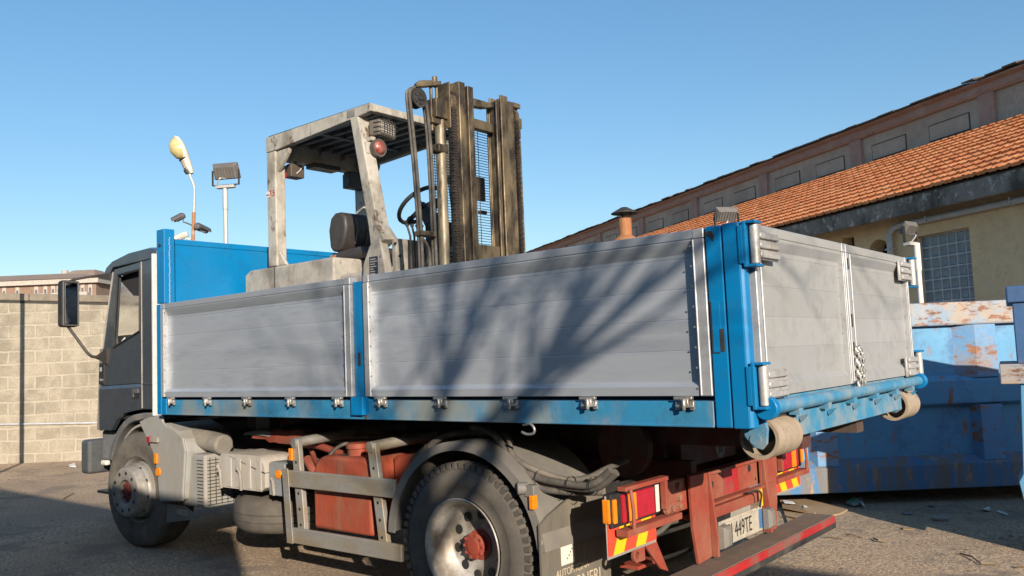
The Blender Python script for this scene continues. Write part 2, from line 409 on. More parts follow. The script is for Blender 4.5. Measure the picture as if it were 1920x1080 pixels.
# ------------------------------------------------------------------ mesh helpers
class MB:
    """Collects shapes and links them as one mesh object."""

    def __init__(s):
        s.bm = bmesh.new()

    def box(s, x0, x1, y0, y1, z0, z1, M=None):
        if x0 > x1: x0, x1 = x1, x0
        if y0 > y1: y0, y1 = y1, y0
        if z0 > z1: z0, z1 = z1, z0
        co = [(x, y, z) for z in (z0, z1) for y in (y0, y1) for x in (x0, x1)]
        v = [s.bm.verts.new(M @ Vector(c) if M else c) for c in co]
        for f in ((0, 2, 3, 1), (4, 5, 7, 6), (0, 1, 5, 4), (2, 6, 7, 3), (0, 4, 6, 2), (1, 3, 7, 5)):
            s.bm.faces.new([v[i] for i in f])
        return s

    def loft(s, rings, caps=True, closed=True):
        R = [[s.bm.verts.new(p) for p in r] for r in rings]
        n = len(R[0])
        for a, b in zip(R, R[1:]):
            for i in range(n if closed else n - 1):
                j = (i + 1) % n
                s.bm.faces.new((a[i], a[j], b[j], b[i]))
        if caps and closed:
            s.bm.faces.new(list(reversed(R[0])))
            s.bm.faces.new(R[-1])
        return s

    def prism(s, pts, axis, a, b):
        """2-D outline extruded along an axis: pts are (x,z) for 'y', (y,z) for 'x', (x,y) for 'z'."""
        def P(p, t):
            return {'x': (t, p[0], p[1]), 'y': (p[0], t, p[1]), 'z': (p[0], p[1], t)}[axis]
        s.loft([[P(p, a) for p in pts], [P(p, b) for p in pts]])
        return s

    def cyl(s, p0, p1, r, r2=None, n=16, caps=True):
        p0, p1 = Vector(p0), Vector(p1)
        r2 = r if r2 is None else r2
        d = (p1 - p0).normalized()
        u = d.orthogonal().normalized()
        w = d.cross(u)
        ring = lambda p, q: [p + (u * cos(2 * pi * i / n) + w * sin(2 * pi * i / n)) * q for i in range(n)]
        return s.loft([ring(p0, r), ring(p1, r2)], caps)

    def tube(s, pts, r, n=8, caps=True, radii=None):
        pts = [Vector(p) for p in pts]
        rings = []
        u = None
        for i, p in enumerate(pts):
            d = (pts[min(i + 1, len(pts) - 1)] - pts[max(i - 1, 0)]).normalized()
            if u is None:
                u = d.orthogonal().normalized()
            else:
                u = (u - d * u.dot(d)).normalized()
            w = d.cross(u)
            q = radii[i] if radii else r
            rings.append([p + (u * cos(2 * pi * k / n) + w * sin(2 * pi * k / n)) * q for k in range(n)])
        return s.loft(rings, caps)

    def lathe(s, prof, c, axis='y', n=48, a0=0.0, a1=2 * pi, close=False):
        """prof: (radius, offset along axis)."""
        full = abs(a1 - a0 - 2 * pi) < 1e-6
        rings = []
        k = n if full else n + 1
        for r, h in prof:
            ring = []
            for i in range(k):
                a = a0 + (a1 - a0) * i / n
                e, f = r * cos(a), r * sin(a)
                ring.append({'y': (c[0] + e, c[1] + h, c[2] + f), 'z': (c[0] + e, c[1] + f, c[2] + h), 'x': (c[0] + h, c[1] + e, c[2] + f)}[axis])
            rings.append(ring)
        if close:
            rings.append(rings[0])
        V = [[s.bm.verts.new(p) for p in r] for r in rings]
        for a, b in zip(V, V[1:]):
            for i in range(n):
                j = (i + 1) % k
                try:
                    s.bm.faces.new((a[i], a[j], b[j], b[i]))
                except ValueError:
                    pass
        return s

    def quad(s, *pts):
        s.bm.faces.new([s.bm.verts.new(p) for p in pts])
        return s

    def sphere(s, c, rx, ry=None, rz=None, u=16, v=10, M=None):
        ry = rx if ry is None else ry
        rz = rx if rz is None else rz
        T = Matrix.Translation(c) @ (M or Matrix()) @ Matrix.Diagonal((rx, ry, rz, 1))
        bmesh.ops.create_uvsphere(s.bm, u_segments=u, v_segments=v, radius=1, matrix=T)
        return s

    def text(s, body, size, M, extrude=0.001, align='LEFT', sx=1.0):
        cu = bpy.data.curves.new("lettering_curve", 'FONT')
        cu.body = body
        cu.size = size
        cu.extrude = extrude
        cu.align_x = align
        o = bpy.data.objects.new("lettering_curve", cu)
        COL.objects.link(o)
        dg = bpy.context.evaluated_depsgraph_get()
        me = o.evaluated_get(dg).to_mesh()
        vs = [s.bm.verts.new(M @ Vector((v.co.x * sx, v.co.y, v.co.z))) for v in me.vertices]
        for p in me.polygons:
            try:
                s.bm.faces.new([vs[i] for i in p.vertices])
            except ValueError:
                pass
        o.evaluated_get(dg).to_mesh_clear()
        bpy.data.objects.remove(o)
        bpy.data.curves.remove(cu)
        return s

    def build(s, name, mat, parent=None, bevel=0.0, smooth=30, seg=2, label=None, M=None, fix=True, each=False):
        if fix:
            bmesh.ops.recalc_face_normals(s.bm, faces=s.bm.faces)
        me = bpy.data.meshes.new(name)
        off = Vector(parent["_off"]) if parent is not None and "_off" in parent.keys() else Vector((0, 0, 0))
        for v in s.bm.verts:
            if M:
                v.co = M @ v.co
            v.co -= off
        if each:
            todo = set(s.bm.verts)
            while todo:
                st = [todo.pop()]
                isl = set(st)
                while st:
                    v = st.pop()
                    for e in v.link_edges:
                        w = e.other_vert(v)
                        if w not in isl:
                            isl.add(w)
                            todo.discard(w)
                            st.append(w)
                m2 = MB()
                mp = {v: m2.bm.verts.new(v.co + off) for v in isl}
                for f in {f for v in isl for f in v.link_faces}:
                    m2.bm.faces.new([mp[v] for v in f.verts])
                o = m2.build(name, mat, parent, bevel, smooth, seg, label, None, fix)
            s.bm.free()
            bpy.data.meshes.remove(me)
            return o
        s.bm.to_mesh(me)
        s.bm.free()
        for mm in (mat if isinstance(mat, list) else [mat]):
            me.materials.append(mm)
        if smooth:
            me.polygons.foreach_set("use_smooth", [True] * len(me.polygons))
            me.set_sharp_from_angle(angle=radians(smooth))
        o = bpy.data.objects.new(name, me)
        COL.objects.link(o)
        if parent is not None:
            o.parent = parent
            o["_off"] = tuple(off)
        if label:
            o["label"] = label
        if bevel:
            b = o.modifiers.new("bevel", 'BEVEL')
            b.width = bevel
            b.segments = seg
            b.limit_method = 'ANGLE'
            b.angle_limit = radians(40)
            b.harden_normals = False
        return o


def thing(name, label, cat, loc=(0, 0, 0), rotz=0.0, group=None, local=False):
    o = bpy.data.objects.new(name, None)
    COL.objects.link(o)
    o.location = loc
    o.rotation_euler = (0, 0, rotz)
    o.empty_display_size = 0.2
    o["label"] = label
    o["category"] = cat
    if group:
        o["group"] = group
    o["_off"] = (0.0, 0.0, 0.0) if local else tuple(loc)
    return o


def tag(o, label, cat, group=None, kind=None):
    if label: o["label"] = label
    if cat: o["category"] = cat
    if group: o["group"] = group
    if kind: o["kind"] = kind
    return o


def arc(cx, cz, r, a0, a1, n=16):
    return [(cx + r * cos(radians(a0 + (a1 - a0) * i / n)), cz + r * sin(radians(a0 + (a1 - a0) * i / n))) for i in range(n + 1)]


def spline(pts, n=8):
    """Catmull-Rom through points."""
    pts = [Vector(p) for p in pts]
    P = [pts[0] * 2 - pts[1]] + pts + [pts[-1] * 2 - pts[-2]]
    out = []
    for i in range(1, len(P) - 2):
        for k in range(n):
            t = k / n
            a, b, c, d = P[i - 1], P[i], P[i + 1], P[i + 2]
            out.append(0.5 * ((2 * b) + (c - a) * t + (2 * a - 5 * b + 4 * c - d) * t * t + (3 * b - a - 3 * c + d) * t ** 3))
    out.append(pts[-1])
    return out


def rot_about(p, axis, ang):
    return Matrix.Translation(p) @ Matrix.Rotation(ang, 4, axis) @ Matrix.Translation(-Vector(p))


def Rx(a): return Matrix.Rotation(a, 4, 'X')
def Ry(a): return Matrix.Rotation(a, 4, 'Y')
def Rz(a): return Matrix.Rotation(a, 4, 'Z')
def Tr(*p): return Matrix.Translation(p)


def gz(x, y=0):
    """The yard falls gently towards the rear of the truck."""
    return max(-0.04, min(0.09, -0.0159 * (x + 3.27)))

# ================================================================== SETTING
mb = MB()
xs = [-900, -8.93, -0.754, 900]
ys = [-600, -8, 20, 900]
gv = [[mb.bm.verts.new((x, y, gz(x))) for y in ys] for x in xs]
for i in range(3):
    for j in range(3):
        mb.bm.faces.new((gv[i][j], gv[i + 1][j], gv[i + 1][j + 1], gv[i][j + 1]))
g = mb.build("ground", ground_mat(), smooth=0)
tag(g, "dusty worn asphalt yard with loose grit", "ground", kind="structure")

# ------------------------------------------------------------------ warehouse on the right (local X runs away along the wall, Y towards the yard)
WH_ROT = atan2(0.52566, -0.8507)
WH = thing("warehouse", "long ochre warehouse with orange tiled lean-to roof below a grey clerestory", "building", (-3.4013, 12.6289, 0), WH_ROT, local=True)
S0, S1 = -7.0, 52.0
mb = MB()
wx0, wx1, wz0, wz1 = -0.45, 0.72, 1.57, 3.37          # glass block window
ax0, ax1, az1 = 1.36, 1.92, 3.46                        # arched hole
mb.box(S0, wx0, -0.35, 0, -0.2, 3.95)
mb.box(wx0, wx1, -0.35, 0, -0.2, wz0)
mb.box(wx0, wx1, -0.35, 0, wz1, 3.95)
mb.box(wx1, ax0, -0.35, 0, -0.2, 3.95)
arch = [(ax0, 2.0), (ax0, 3.95), (ax1, 3.95), (ax1, 2.0), (ax1, az1 - 0.28)] + [((ax0 + ax1) / 2 + 0.28 * cos(a), az1 - 0.28 + 0.28 * sin(a)) for a in [pi * k / 12 for k in range(1, 12)]] + [(ax0, az1 - 0.28)]
# wall piece above the arch as thin wedges
for k in range(12):
    a0, a1 = pi * k / 12, pi * (k + 1) / 12
    cx, cz = (ax0 + ax1) / 2, az1 - 0.28
    p, q = (cx + 0.28 * cos(a0), cz + 0.28 * sin(a0)), (cx + 0.28 * cos(a1), cz + 0.28 * sin(a1))
    mb.prism([q, p, (p[0], 3.95), (q[0], 3.95)], 'y', -0.35, 0)
mb.box(ax0, ax1, -0.35, 0, -0.2, 1.4)
mb.box(ax1, 2.28, -0.35, 0, -0.2, 3.95)
mb.box(2.28, 2.62, -0.35, 0, -0.2, 1.2)
mb.box(2.28, 2.62, -0.35, 0, 3.62, 3.95)
mb.box(2.62, S1, -0.35, 0, -0.2, 3.95)
mb.box(S0, S0 + 0.35, -14, -0.35, -0.2, 3.95)
mb.build("wall", M_STUC, WH, smooth=0)
mb = MB()
mb.box(1.2, 2.8, -1.6, -1.5, 0, 3.9)
mb.box(1.2, 1.25, -1.5, -0.36, 0, 3.9)
mb.box(2.75, 2.8, -1.5, -0.36, 0, 3.9)
mb.build("dark_interior", M_DK, WH, smooth=0)
mb = MB()
mb.box(2.29, 2.61, -0.30, -0.24, 1.2, 3.62)
mb.build("brown_shutter", pm("old_brown_shutter_paint", (0.075, 0.05, 0.04), rough=0.8), WH, smooth=0)
mb = MB()
mb.box(wx0, wx1, -0.20, -0.12, wz0, wz1)
win = mb.build("glass_block_window", M_MORT, WH, smooth=0)
mb = MB()
nc, nr = 6, 9
cw, ch = (wx1 - wx0 - 0.03) / nc, (wz1 - wz0 - 0.03) / nr
for i in range(nc):
    for j in range(nr):
        x, z = wx0 + 0.03 + i * cw, wz0 + 0.03 + j * ch
        mb.loft([[(x, -0.119, z), (x + cw - 0.03, -0.119, z), (x + cw - 0.03, -0.119, z + ch - 0.03), (x, -0.119, z + ch - 0.03)],
                 [(x + 0.012, -0.105, z + 0.012), (x + cw - 0.042, -0.105, z + 0.012), (x + cw - 0.042, -0.105, z + ch - 0.042), (x + 0.012, -0.105, z + ch - 0.042)],
                 [(x + 0.05, -0.112, z + 0.05), (x + cw - 0.08, -0.112, z + 0.05), (x + cw - 0.08, -0.112, z + ch - 0.08), (x + 0.05, -0.112, z + ch - 0.08)]])
gb = mb.build("glass_block_pane", M_GLB, win, smooth=25)
mb = MB()
mb.prism([(0.0, 3.80), (0.46, 3.71), (0.52, 3.71), (0.54, 3.98), (0.54, 4.02), (0.40, 4.02), (0.40, 3.90), (0.0, 3.93)], 'x', S0 - 0.3, S1)
mb.build("concrete_gutter", M_CONC, WH, smooth=0, bevel=0.012, seg=1)
mb = MB()
mb.tube([(S0, 0.09, 3.625), (0.95, 0.09, 3.625), (1.12, 0.09, 3.60), (1.22, 0.09, 3.52), (1.25, 0.09, 3.40), (1.25, 0.09, 0)], 0.058, n=10)
for z in (3.2, 2.2, 1.2):
    mb.box(1.18, 1.32, 0.0, 0.16, z, z + 0.03)
for x in (-5, -3.2, -1.4, 0.3):
    mb.box(x, x + 0.03, 0.0, 0.155, 3.56, 3.69)
mb.build("drainpipe", M_PVC, WH, smooth=40)
# clay tile roof: overlapping corrugated courses
mb = MB()
E0, E1 = Vector((0, 0.60, 4.035)), Vector((0, -4.0, 6.09))
sl = (E1 - E0)
SLEN = sl.length
sl.normalize()
nrm = Vector((0, -sl.z, sl.y))
if nrm.z < 0: nrm = -nrm
NROW = 13
RL = SLEN / NROW
rr = random.Random(3)
for i in range(NROW):
    step = 0.035
    t0, t1 = i * RL, (i + 1) * RL + 0.05
    stag = 0.0
    n = int((S1 + 0.0 - S0) / step)
    prev = None
    tj = 0
    for k in range(n + 1):
        x = S0 + k * step
        ph = ((x + stag) % 0.21) / 0.21
        if k % 6 == 0:
            tj = rr.uniform(-0.005, 0.005)
        w = 0.034 * max(0.0, cos(2 * pi * (ph - 0.22))) ** 0.7 + 0.020 * max(0.0, cos(2 * pi * (ph - 0.72))) ** 0.7
        pa = E0 + sl * (t0 + tj * 1.5) + nrm * (0.060 + w + tj)
        pb = E0 + sl * t1 + nrm * (0.012 + w)
        pc = E0 + sl * (t0 + tj * 1.5) + nrm * (0.008 + w * 0.8)
        cur = [mb.bm.verts.new((x, p.y, p.z)) for p in (pc, pa, pb)]
        if prev:
            mb.bm.faces.new((prev[0], cur[0], cur[1], prev[1]))
            mb.bm.faces.new((prev[1], cur[1], cur[2], prev[2]))
        prev = cur
mb.build("tile_roof", M_TILE, WH, smooth=50, fix=False)
mb = MB()
mb.prism([(0.42, 3.93), (-4.0, 5.94), (-4.0, 6.05), (0.56, 4.03)], 'x', S0, S1)
mb.build("roof_deck", M_GROOVE, WH, smooth=0)
mb = MB()
mb.box(S0, S1, -4.5, -4.05, 0, 6.9)
mb.box(S0, S0 + 0.4, -16, -4.5, 0, 7.0)
mb.build("clerestory_wall", M_CLER, WH, smooth=0)
mb = MB()
mb.prism([(-4.5, 6.82), (-3.98, 6.82), (-3.93, 6.88), (-3.93, 7.02), (-3.80, 7.06), (-3.80, 7.10), (-4.5, 7.10)], 'x', S0, S1)
mb.build("cornice_beam", M_PINK, WH, smooth=0)
mb = MB()
x = S0
while x < S1:
    L_ = rr.uniform(0.25, 0.6)
    dz = rr.uniform(-0.012, 0.022)
    e = rr.uniform(-0.05, 0.03)
    mb.prism([(-3.70 + e, 7.105 + dz), (-3.70 + e, 7.14 + dz), (-10, 8.6 + dz), (-10, 8.55 + dz)], 'x', x, x + L_ - 0.004)
    x += L_
mb.build("upper_roof_edge", pm("dark_lichened_tile", (0.055, 0.045, 0.04), (0.10, 0.07, 0.055), rough=0.9, s=6, s2=14), WH, smooth=0)
PIERS = [2.27 - 4.08] + [2.27 + 4.08 * k for k in range(0, 12)]
for k, p in enumerate(PIERS):
    mb = MB().box(p, p + 0.40, -4.06, -3.955, 5.8, 6.818)
    mb.build("pier", M_PINK, WH, smooth=0, bevel=0.01, seg=1)
    for a, b in ((0.74, 1.86), (2.62, 3.74)):
        if p < 0 and a > 2:
            continue
        if k == 0:
            continue
        mb = MB()
        x0, x1, z0, z1 = p + a, p + b, 6.19, 6.54
        t = 0.028
        mb.box(x0 - t, x1 + t, -4.055, -4.043, z0 - t, z1 + t)
        fr = mb.build("blind_window", M_GROOVE, WH, smooth=0)
        mb = MB().box(x0, x1, -4.06, -4.03, z0, z1)
        mb.build("infill_panel", M_CLER, fr, smooth=0)
mb = MB()
mb.box(0.15, 1.35, -4.06, -4.02, 6.14, 6.60)
vf = mb.build("open_vent", M_BLK, WH, smooth=0)
mb = MB().box(0.2, 1.3, -0.015, 0.015, 0, 0.40)
mb.build("vent_flap", M_CLER, vf, smooth=0, M=Tr(0, -3.99, 6.18) @ Rx(-0.5))

# ------------------------------------------------------------------ flue behind the skip body
FL = thing("flue_pipe", "rusty flue pipe with a conical rain cap in front of the warehouse roof", "chimney", (-8.38, 10.2, 0))
mb = MB().cyl((-8.38, 10.2, 0), (-8.38, 10.2, 4.02), 0.125, n=20)
mb.build("pipe", M_FLUE, FL, smooth=40)
mb = MB().lathe([(0.0, 4.245), (0.06, 4.235), (0.25, 4.13), (0.255, 4.115), (0.0, 4.13)], (-8.38, 10.2, 0), 'z', 20)
for a in (0.4, 2.5, 4.6):
    mb.box(-8.38 + 0.11 * cos(a) - 0.01, -8.38 + 0.11 * cos(a) + 0.01, 10.2 + 0.11 * sin(a) - 0.01, 10.2 + 0.11 * sin(a) + 0.01, 4.0, 4.14)
mb.build("rain_cap", M_DK, FL, smooth=40)
mb = MB().lathe([(0.125, 3.70), (0.26, 3.60), (0.27, 3.58), (0.12, 3.58)], (-8.38, 10.2, 0), 'z', 20)
mb.build("storm_collar", M_FLUE, FL, smooth=40)
mb = MB().cyl((-8.38, 10.2, 0.0), (-8.38, 10.2, 3.578), 0.215, n=20)
mb.build("pale_flue_base", M_WHT, FL, smooth=40)

# ------------------------------------------------------------------ concrete block wall behind the cab
BW_ROT = atan2(0.6359, 0.7718)
M_BLOCK = block_mat("concrete_block_masonry", 0.45, 0.213, (0.375, 0.33, 0.255), (0.30, 0.265, 0.205), (0.49, 0.435, 0.345), mort=0.021)
BW = thing("block_wall", "tan concrete block yard wall with a concrete coping behind the truck cab", "wall", (-15.0, 2.6, 0.06), BW_ROT, local=True)
slp = -0.062
top = lambda x: 2.69 + slp * x
mb = MB().prism([(-5, -0.3), (9, -0.3), (9, top(9)), (-5, top(-5))], 'y', 0, 0.25)
mb.build("masonry", M_BLOCK, BW, smooth=0)
mb = MB()
x = -5
while x < 9:
    L_ = rr.uniform(1.4, 2.2)
    e = rr.uniform(-0.008, 0.008)
    mb.prism([(x, top(x) + 0.004 + e), (x + L_ - 0.012, top(x + L_) + 0.004 + e), (x + L_ - 0.012, top(x + L_) + 0.125 + e), (x, top(x) + 0.125 + e)], 'y', -0.035, 0.285)
    x += L_
mb.build("coping", M_CONC2, BW, smooth=0, bevel=0.012, seg=1)
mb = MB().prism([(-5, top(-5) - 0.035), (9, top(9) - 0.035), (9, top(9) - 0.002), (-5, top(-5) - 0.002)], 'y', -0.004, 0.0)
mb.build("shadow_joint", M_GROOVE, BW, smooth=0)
CD = MB()
CD.tube([(-5, -0.02, 0.785), (0, -0.02, 0.66), (2, -0.02, 0.61), (9, -0.02, 0.44)], 0.016, n=8)
cd = CD.build("cable_conduit", M_PVC, None, smooth=40, M=Tr(-15.0, 2.6, 0.06) @ Rz(BW_ROT))
tag(cd, "thin white conduit running low along the block wall", "conduit")

# ------------------------------------------------------------------ blue skip behind the truck
SK_ROT = atan2(0.6359, 0.7718)
SK = thing("waste_skip", "big rusty pale blue waste skip standing behind the tailgate", "skip", (-2.19, 5.3, -0.02), SK_ROT, "blue waste skips", local=True)
X0, X1 = -3.2, 3.2
mb = MB()
mb.box(X0, X1, 0.08, 2.3, 0.16, 1.80)
for z0, z1 in ((1.14, 1.66), (0.38, 0.91)):
    pass
mb.build("body_sheet", M_BIN, SK, smooth=0)
mb = MB().box(X0, X1, 0.0, 0.17, 1.66, 1.885)
mb.build("top_rim", M_BINR, SK, smooth=0, bevel=0.02)
mb = MB()
mb.prism([(0.08, 1.19), (0.0, 1.14), (0.0, 0.92), (0.08, 0.88)], 'x', X0, X1)
mb.build("middle_rail", M_BIN, SK, smooth=0, bevel=0.008)
mb = MB()
mb.prism([(0.08, 0.44), (-0.01, 0.36), (-0.01, 0.13), (0.08, 0.13)], 'x', X0, X1)
mb.build("base_rail", M_BINB, SK, smooth=0, bevel=0.008)
for px in (-2.6, -1.02, 0.56, 2.14):
    mb = MB()
    # ribbed post with sloped flanks
    for z0, z1, f in ((1.16, 1.6595, 0.18), (0.38, 0.90, 0.06)):
        mb.loft([[(px - f, 0.08, z), (px, 0.003, z), (px + 0.20, 0.003, z), (px + 0.225, 0.08, z)] for z in (z1, z0)])
    mb.build("post", M_BINP, SK, smooth=0, each=True)
mb = MB()
mb.box(X0 + 0.2, X1 - 0.2, 0.55, 0.72, 0.0, 0.16)
mb.box(X0 + 0.2, X1 - 0.2, 1.6, 1.77, 0.0, 0.16)
mb.build("skid", M_DK, SK, smooth=0, each=True)

# second skip, at the right edge of the picture
SB = thing("waste_skip", "dark blue skip with rusty edge rails cut off by the right of the picture", "skip", (-1.165, 3.53, 0.0), radians(9.5), "blue waste skips", local=True)
mb = MB().box(0.16, 3.4, 0.05, 0.80, 0.02, 1.75)
mb.build("body_sheet", M_BIN2, SB, smooth=0)
mb = MB().box(0.04, 3.5, -0.05, 0.86, 1.752, 1.870)
mb.build("top_rim", M_BIN2, SB, smooth=0, bevel=0.010)
mb = MB().box(-0.04, 3.5, -0.065, 0.84, 1.178, 1.318)
mb.build("middle_rail", M_BINR, SB, smooth=0, bevel=0.007)
mb = MB().prism([(0.08, 1.176), (0.14, 1.176), (0.14, 0.52), (0.11, 0.46), (0.125, 0.32), (0.075, 0.29), (0.04, 0.36), (0.02, 0.49), (0.05, 0.55)], 'y', -0.035, 0.30)
mb.build("corner_post", M_BIN, SB, smooth=0, bevel=0.005)
mb = MB().box(0.075, 0.158, -0.025, 0.40, 1.32, 1.751)
mb.build("upper_post", M_BIN2, SB, smooth=0, bevel=0.005)

# ------------------------------------------------------------------ far apartment blocks
FHv, RHv = Vector((-0.635911, 0.771762, 0)), Vector((0.771762, 0.635911, 0))


def at(px, dep):
    return Vector((0, -3.4, 0)) + FHv * dep + RHv * ((px - 960) / 1585.4 * dep)


p = at(90, 120)
AP = thing("apartment_building", "far brown apartment building with white balconies above the block wall", "building", (p.x, p.y, 0.25), SK_ROT, local=True)
mb = MB().box(-14, 6.6, 0, 11, -1, 14.15)
mb.build("wall", M_APT, AP, smooth=0)
mb = MB().box(-14.6, 7.2, -0.7, 11.6, 14.15, 14.85)
mb.build("eaves_band", M_APTW, AP, smooth=0)
mb = MB()
mb.loft([[(-15, -0.9, 14.86), (7.4, -0.9, 14.86), (7.4, 11.8, 14.86), (-15, 11.8, 14.86)], [(-13.0, 3.6, 16.1), (2.5, 3.6, 16.1), (2.5, 7, 16.1), (-13, 7, 16.1)]])
mb.loft([[(0.2, 1.6, 15.2), (5.6, 1.6, 15.2), (5.6, 9, 15.2), (0.2, 9, 15.2)], [(1.2, 4.0, 16.55), (4.4, 4.0, 16.55), (4.4, 6.5, 16.55), (1.2, 6.5, 16.55)]])
mb.build("hipped_roof", M_APTR, AP, smooth=0)
mb = MB().cyl((-0.5, 5, 16.0), (-0.5, 5, 16.75), 0.45)
mb.build("chimney", M_APTW, AP, smooth=40)
for fl in range(4):
    zb = 12.0 - fl * 3.0
    for x0, x1 in ((-13.5, -11.4), (-7.1, -4.9), (-2.65, -0.1), (0.75, 2.5), (4.0, 5.9)):
        mb = MB().box(x0, x1, -1.3, 0, zb, zb + 0.85)
        mb.build("balcony", M_APTW, AP, smooth=0, bevel=0.15)
    for x0 in (-12.9, -9.2, -6.8, -4.9, -2.2, -0.9, 0.2, 1.0, 4.4, 5.5):
        mb = MB().box(x0, x0 + 0.55, -0.06, 0.02, zb + 0.3, zb + 2.0)
        w_ = mb.build("window", M_APTW, AP, smooth=0)
        mb = MB().box(x0 + 0.12, x0 + 0.42, -0.08, 0.0, zb + 0.5, zb + 1.5)
        mb.build("pane", M_APTG, w_, smooth=0)

p = at(244, 90)
A2 = thing("apartment_building", "distant low brown roofed building seen through the cab window", "building", (p.x, p.y, 0), SK_ROT, local=True)
mb = MB().box(-1.4, 9, 0, 8, -1, 9.9)
mb.build("wall", M_APT, A2, smooth=0)
mb = MB().box(-1.0, 0.9, -0.5, -0.002, 6, 9.75)
mb.box(1.2, 5.0, -0.3, -0.002, 6, 10.0)
mb.build("white_facade", M_APTW, A2, smooth=0, each=True)
mb = MB().prism([(-0.8, 9.91), (4, 11.6), (8.8, 9.91)], 'x', -1.6, 10)
mb.build("roof", M_APTR, A2, smooth=0)
for x0 in (-0.8, 0.1, 2.2, 3.6):
    mb = MB().box(x0, x0 + 0.5, -0.56, -0.3, 8.6, 9.4)
    mb.build("window", M_APTG, A2, smooth=0)

# ================================================================== SKIP BODY CARRIED BY THE TRUCK
ZT, ZB, ZR = 2.048, 1.312, 1.174       # gate top, gate bottom, side rail bottom
W = 2.52
CT = thing("flatbed_container", "blue steel hooklift flatbed body with grey aluminium drop sides carried on the lorry", "truck body", (-4.0, 1.26, ZR))


def mirror_y(o_fn):
    for s in (0, 1):
        o_fn((lambda y: y) if s == 0 else (lambda y: W - y), s)


def gate(x0, x1, Y, s):
    """An aluminium drop side: one extruded plank profile inside a proud edge frame."""
    prof = [(0.000, ZB), (0.000, 1.352), (0.006, 1.360), (0.030, 1.374)]
    z = 1.374
    for k in range(4):
        zz = 1.374 + (k + 1) * 0.138
        prof += [(0.032, zz - 0.003), (0.0338, zz), (0.032, zz + 0.003)]
    prof += [(0.032, 1.945), (0.006, 1.992), (0.004, 2.000), (0.009, 2.003), (0.009, 2.007), (0.002, 2.010), (0.0, 2.044), (0.006, ZT), (0.062, ZT), (0.066, ZB)]
    mb = MB().prism([(Y(a), b) for a, b in prof], 'x', x0 + 0.055, x1 - 0.055)
    pn = mb.build("drop_side", M_ALU, CT, smooth=20)
    for e0, e1, hi in ((x0, x0 + 0.0545, x0 + 0.049), (x1 - 0.0545, x1, x1 - 0.052)):
        mb = MB()
        mb.box(e0, e1, Y(-0.003), Y(0.067), ZB - 0.001, 2.004)
        mb.box(e0, e1, Y(-0.001), Y(0.065), 2.006, ZT + 0.001)
        mb.box(hi - 0.004, hi + 0.005, Y(-0.008), Y(0.0), ZB, 2.004)
        ed = mb.build("edge_frame", M_ALUB, pn, smooth=0, bevel=0.003, seg=1)
        mb = MB()
        for k in range(8):
            zz = 1.345 + k * 0.09
            mb.cyl((hi + (0.016 if hi < (x0 + x1) / 2 else -0.014), Y(-0.003), zz), (hi + (0.016 if hi < (x0 + x1) / 2 else -0.014), Y(-0.0055), zz), 0.0045, n=8)
        mb.build("rivet", M_STEEL, ed, smooth=40, each=True)
    return pn


def latch(x, Y):
    mb = MB()
    mb.box(x - 0.055, x + 0.035, Y(-0.022), Y(0.0), 1.296, 1.310)
    mb.box(x - 0.020, x + 0.020, Y(-0.030), Y(-0.002), 1.262, 1.302)
    mb.box(x + 0.022, x + 0.042, Y(-0.018), Y(0.0), 1.250, 1.292)
    mb.box(x - 0.050, x - 0.028, Y(-0.014), Y(0.0), 1.252, 1.286)
    mb.cyl((x - 0.045, Y(-0.020), 1.268), (x + 0.045, Y(-0.020), 1.268), 0.008, n=8)
    mb.cyl((x + 0.002, Y(-0.034), 1.300), (x + 0.002, Y(-0.034), 1.250), 0.009, n=8)
    mb.build("latch", M_STEEL, CT, smooth=30, bevel=0.002, seg=1)


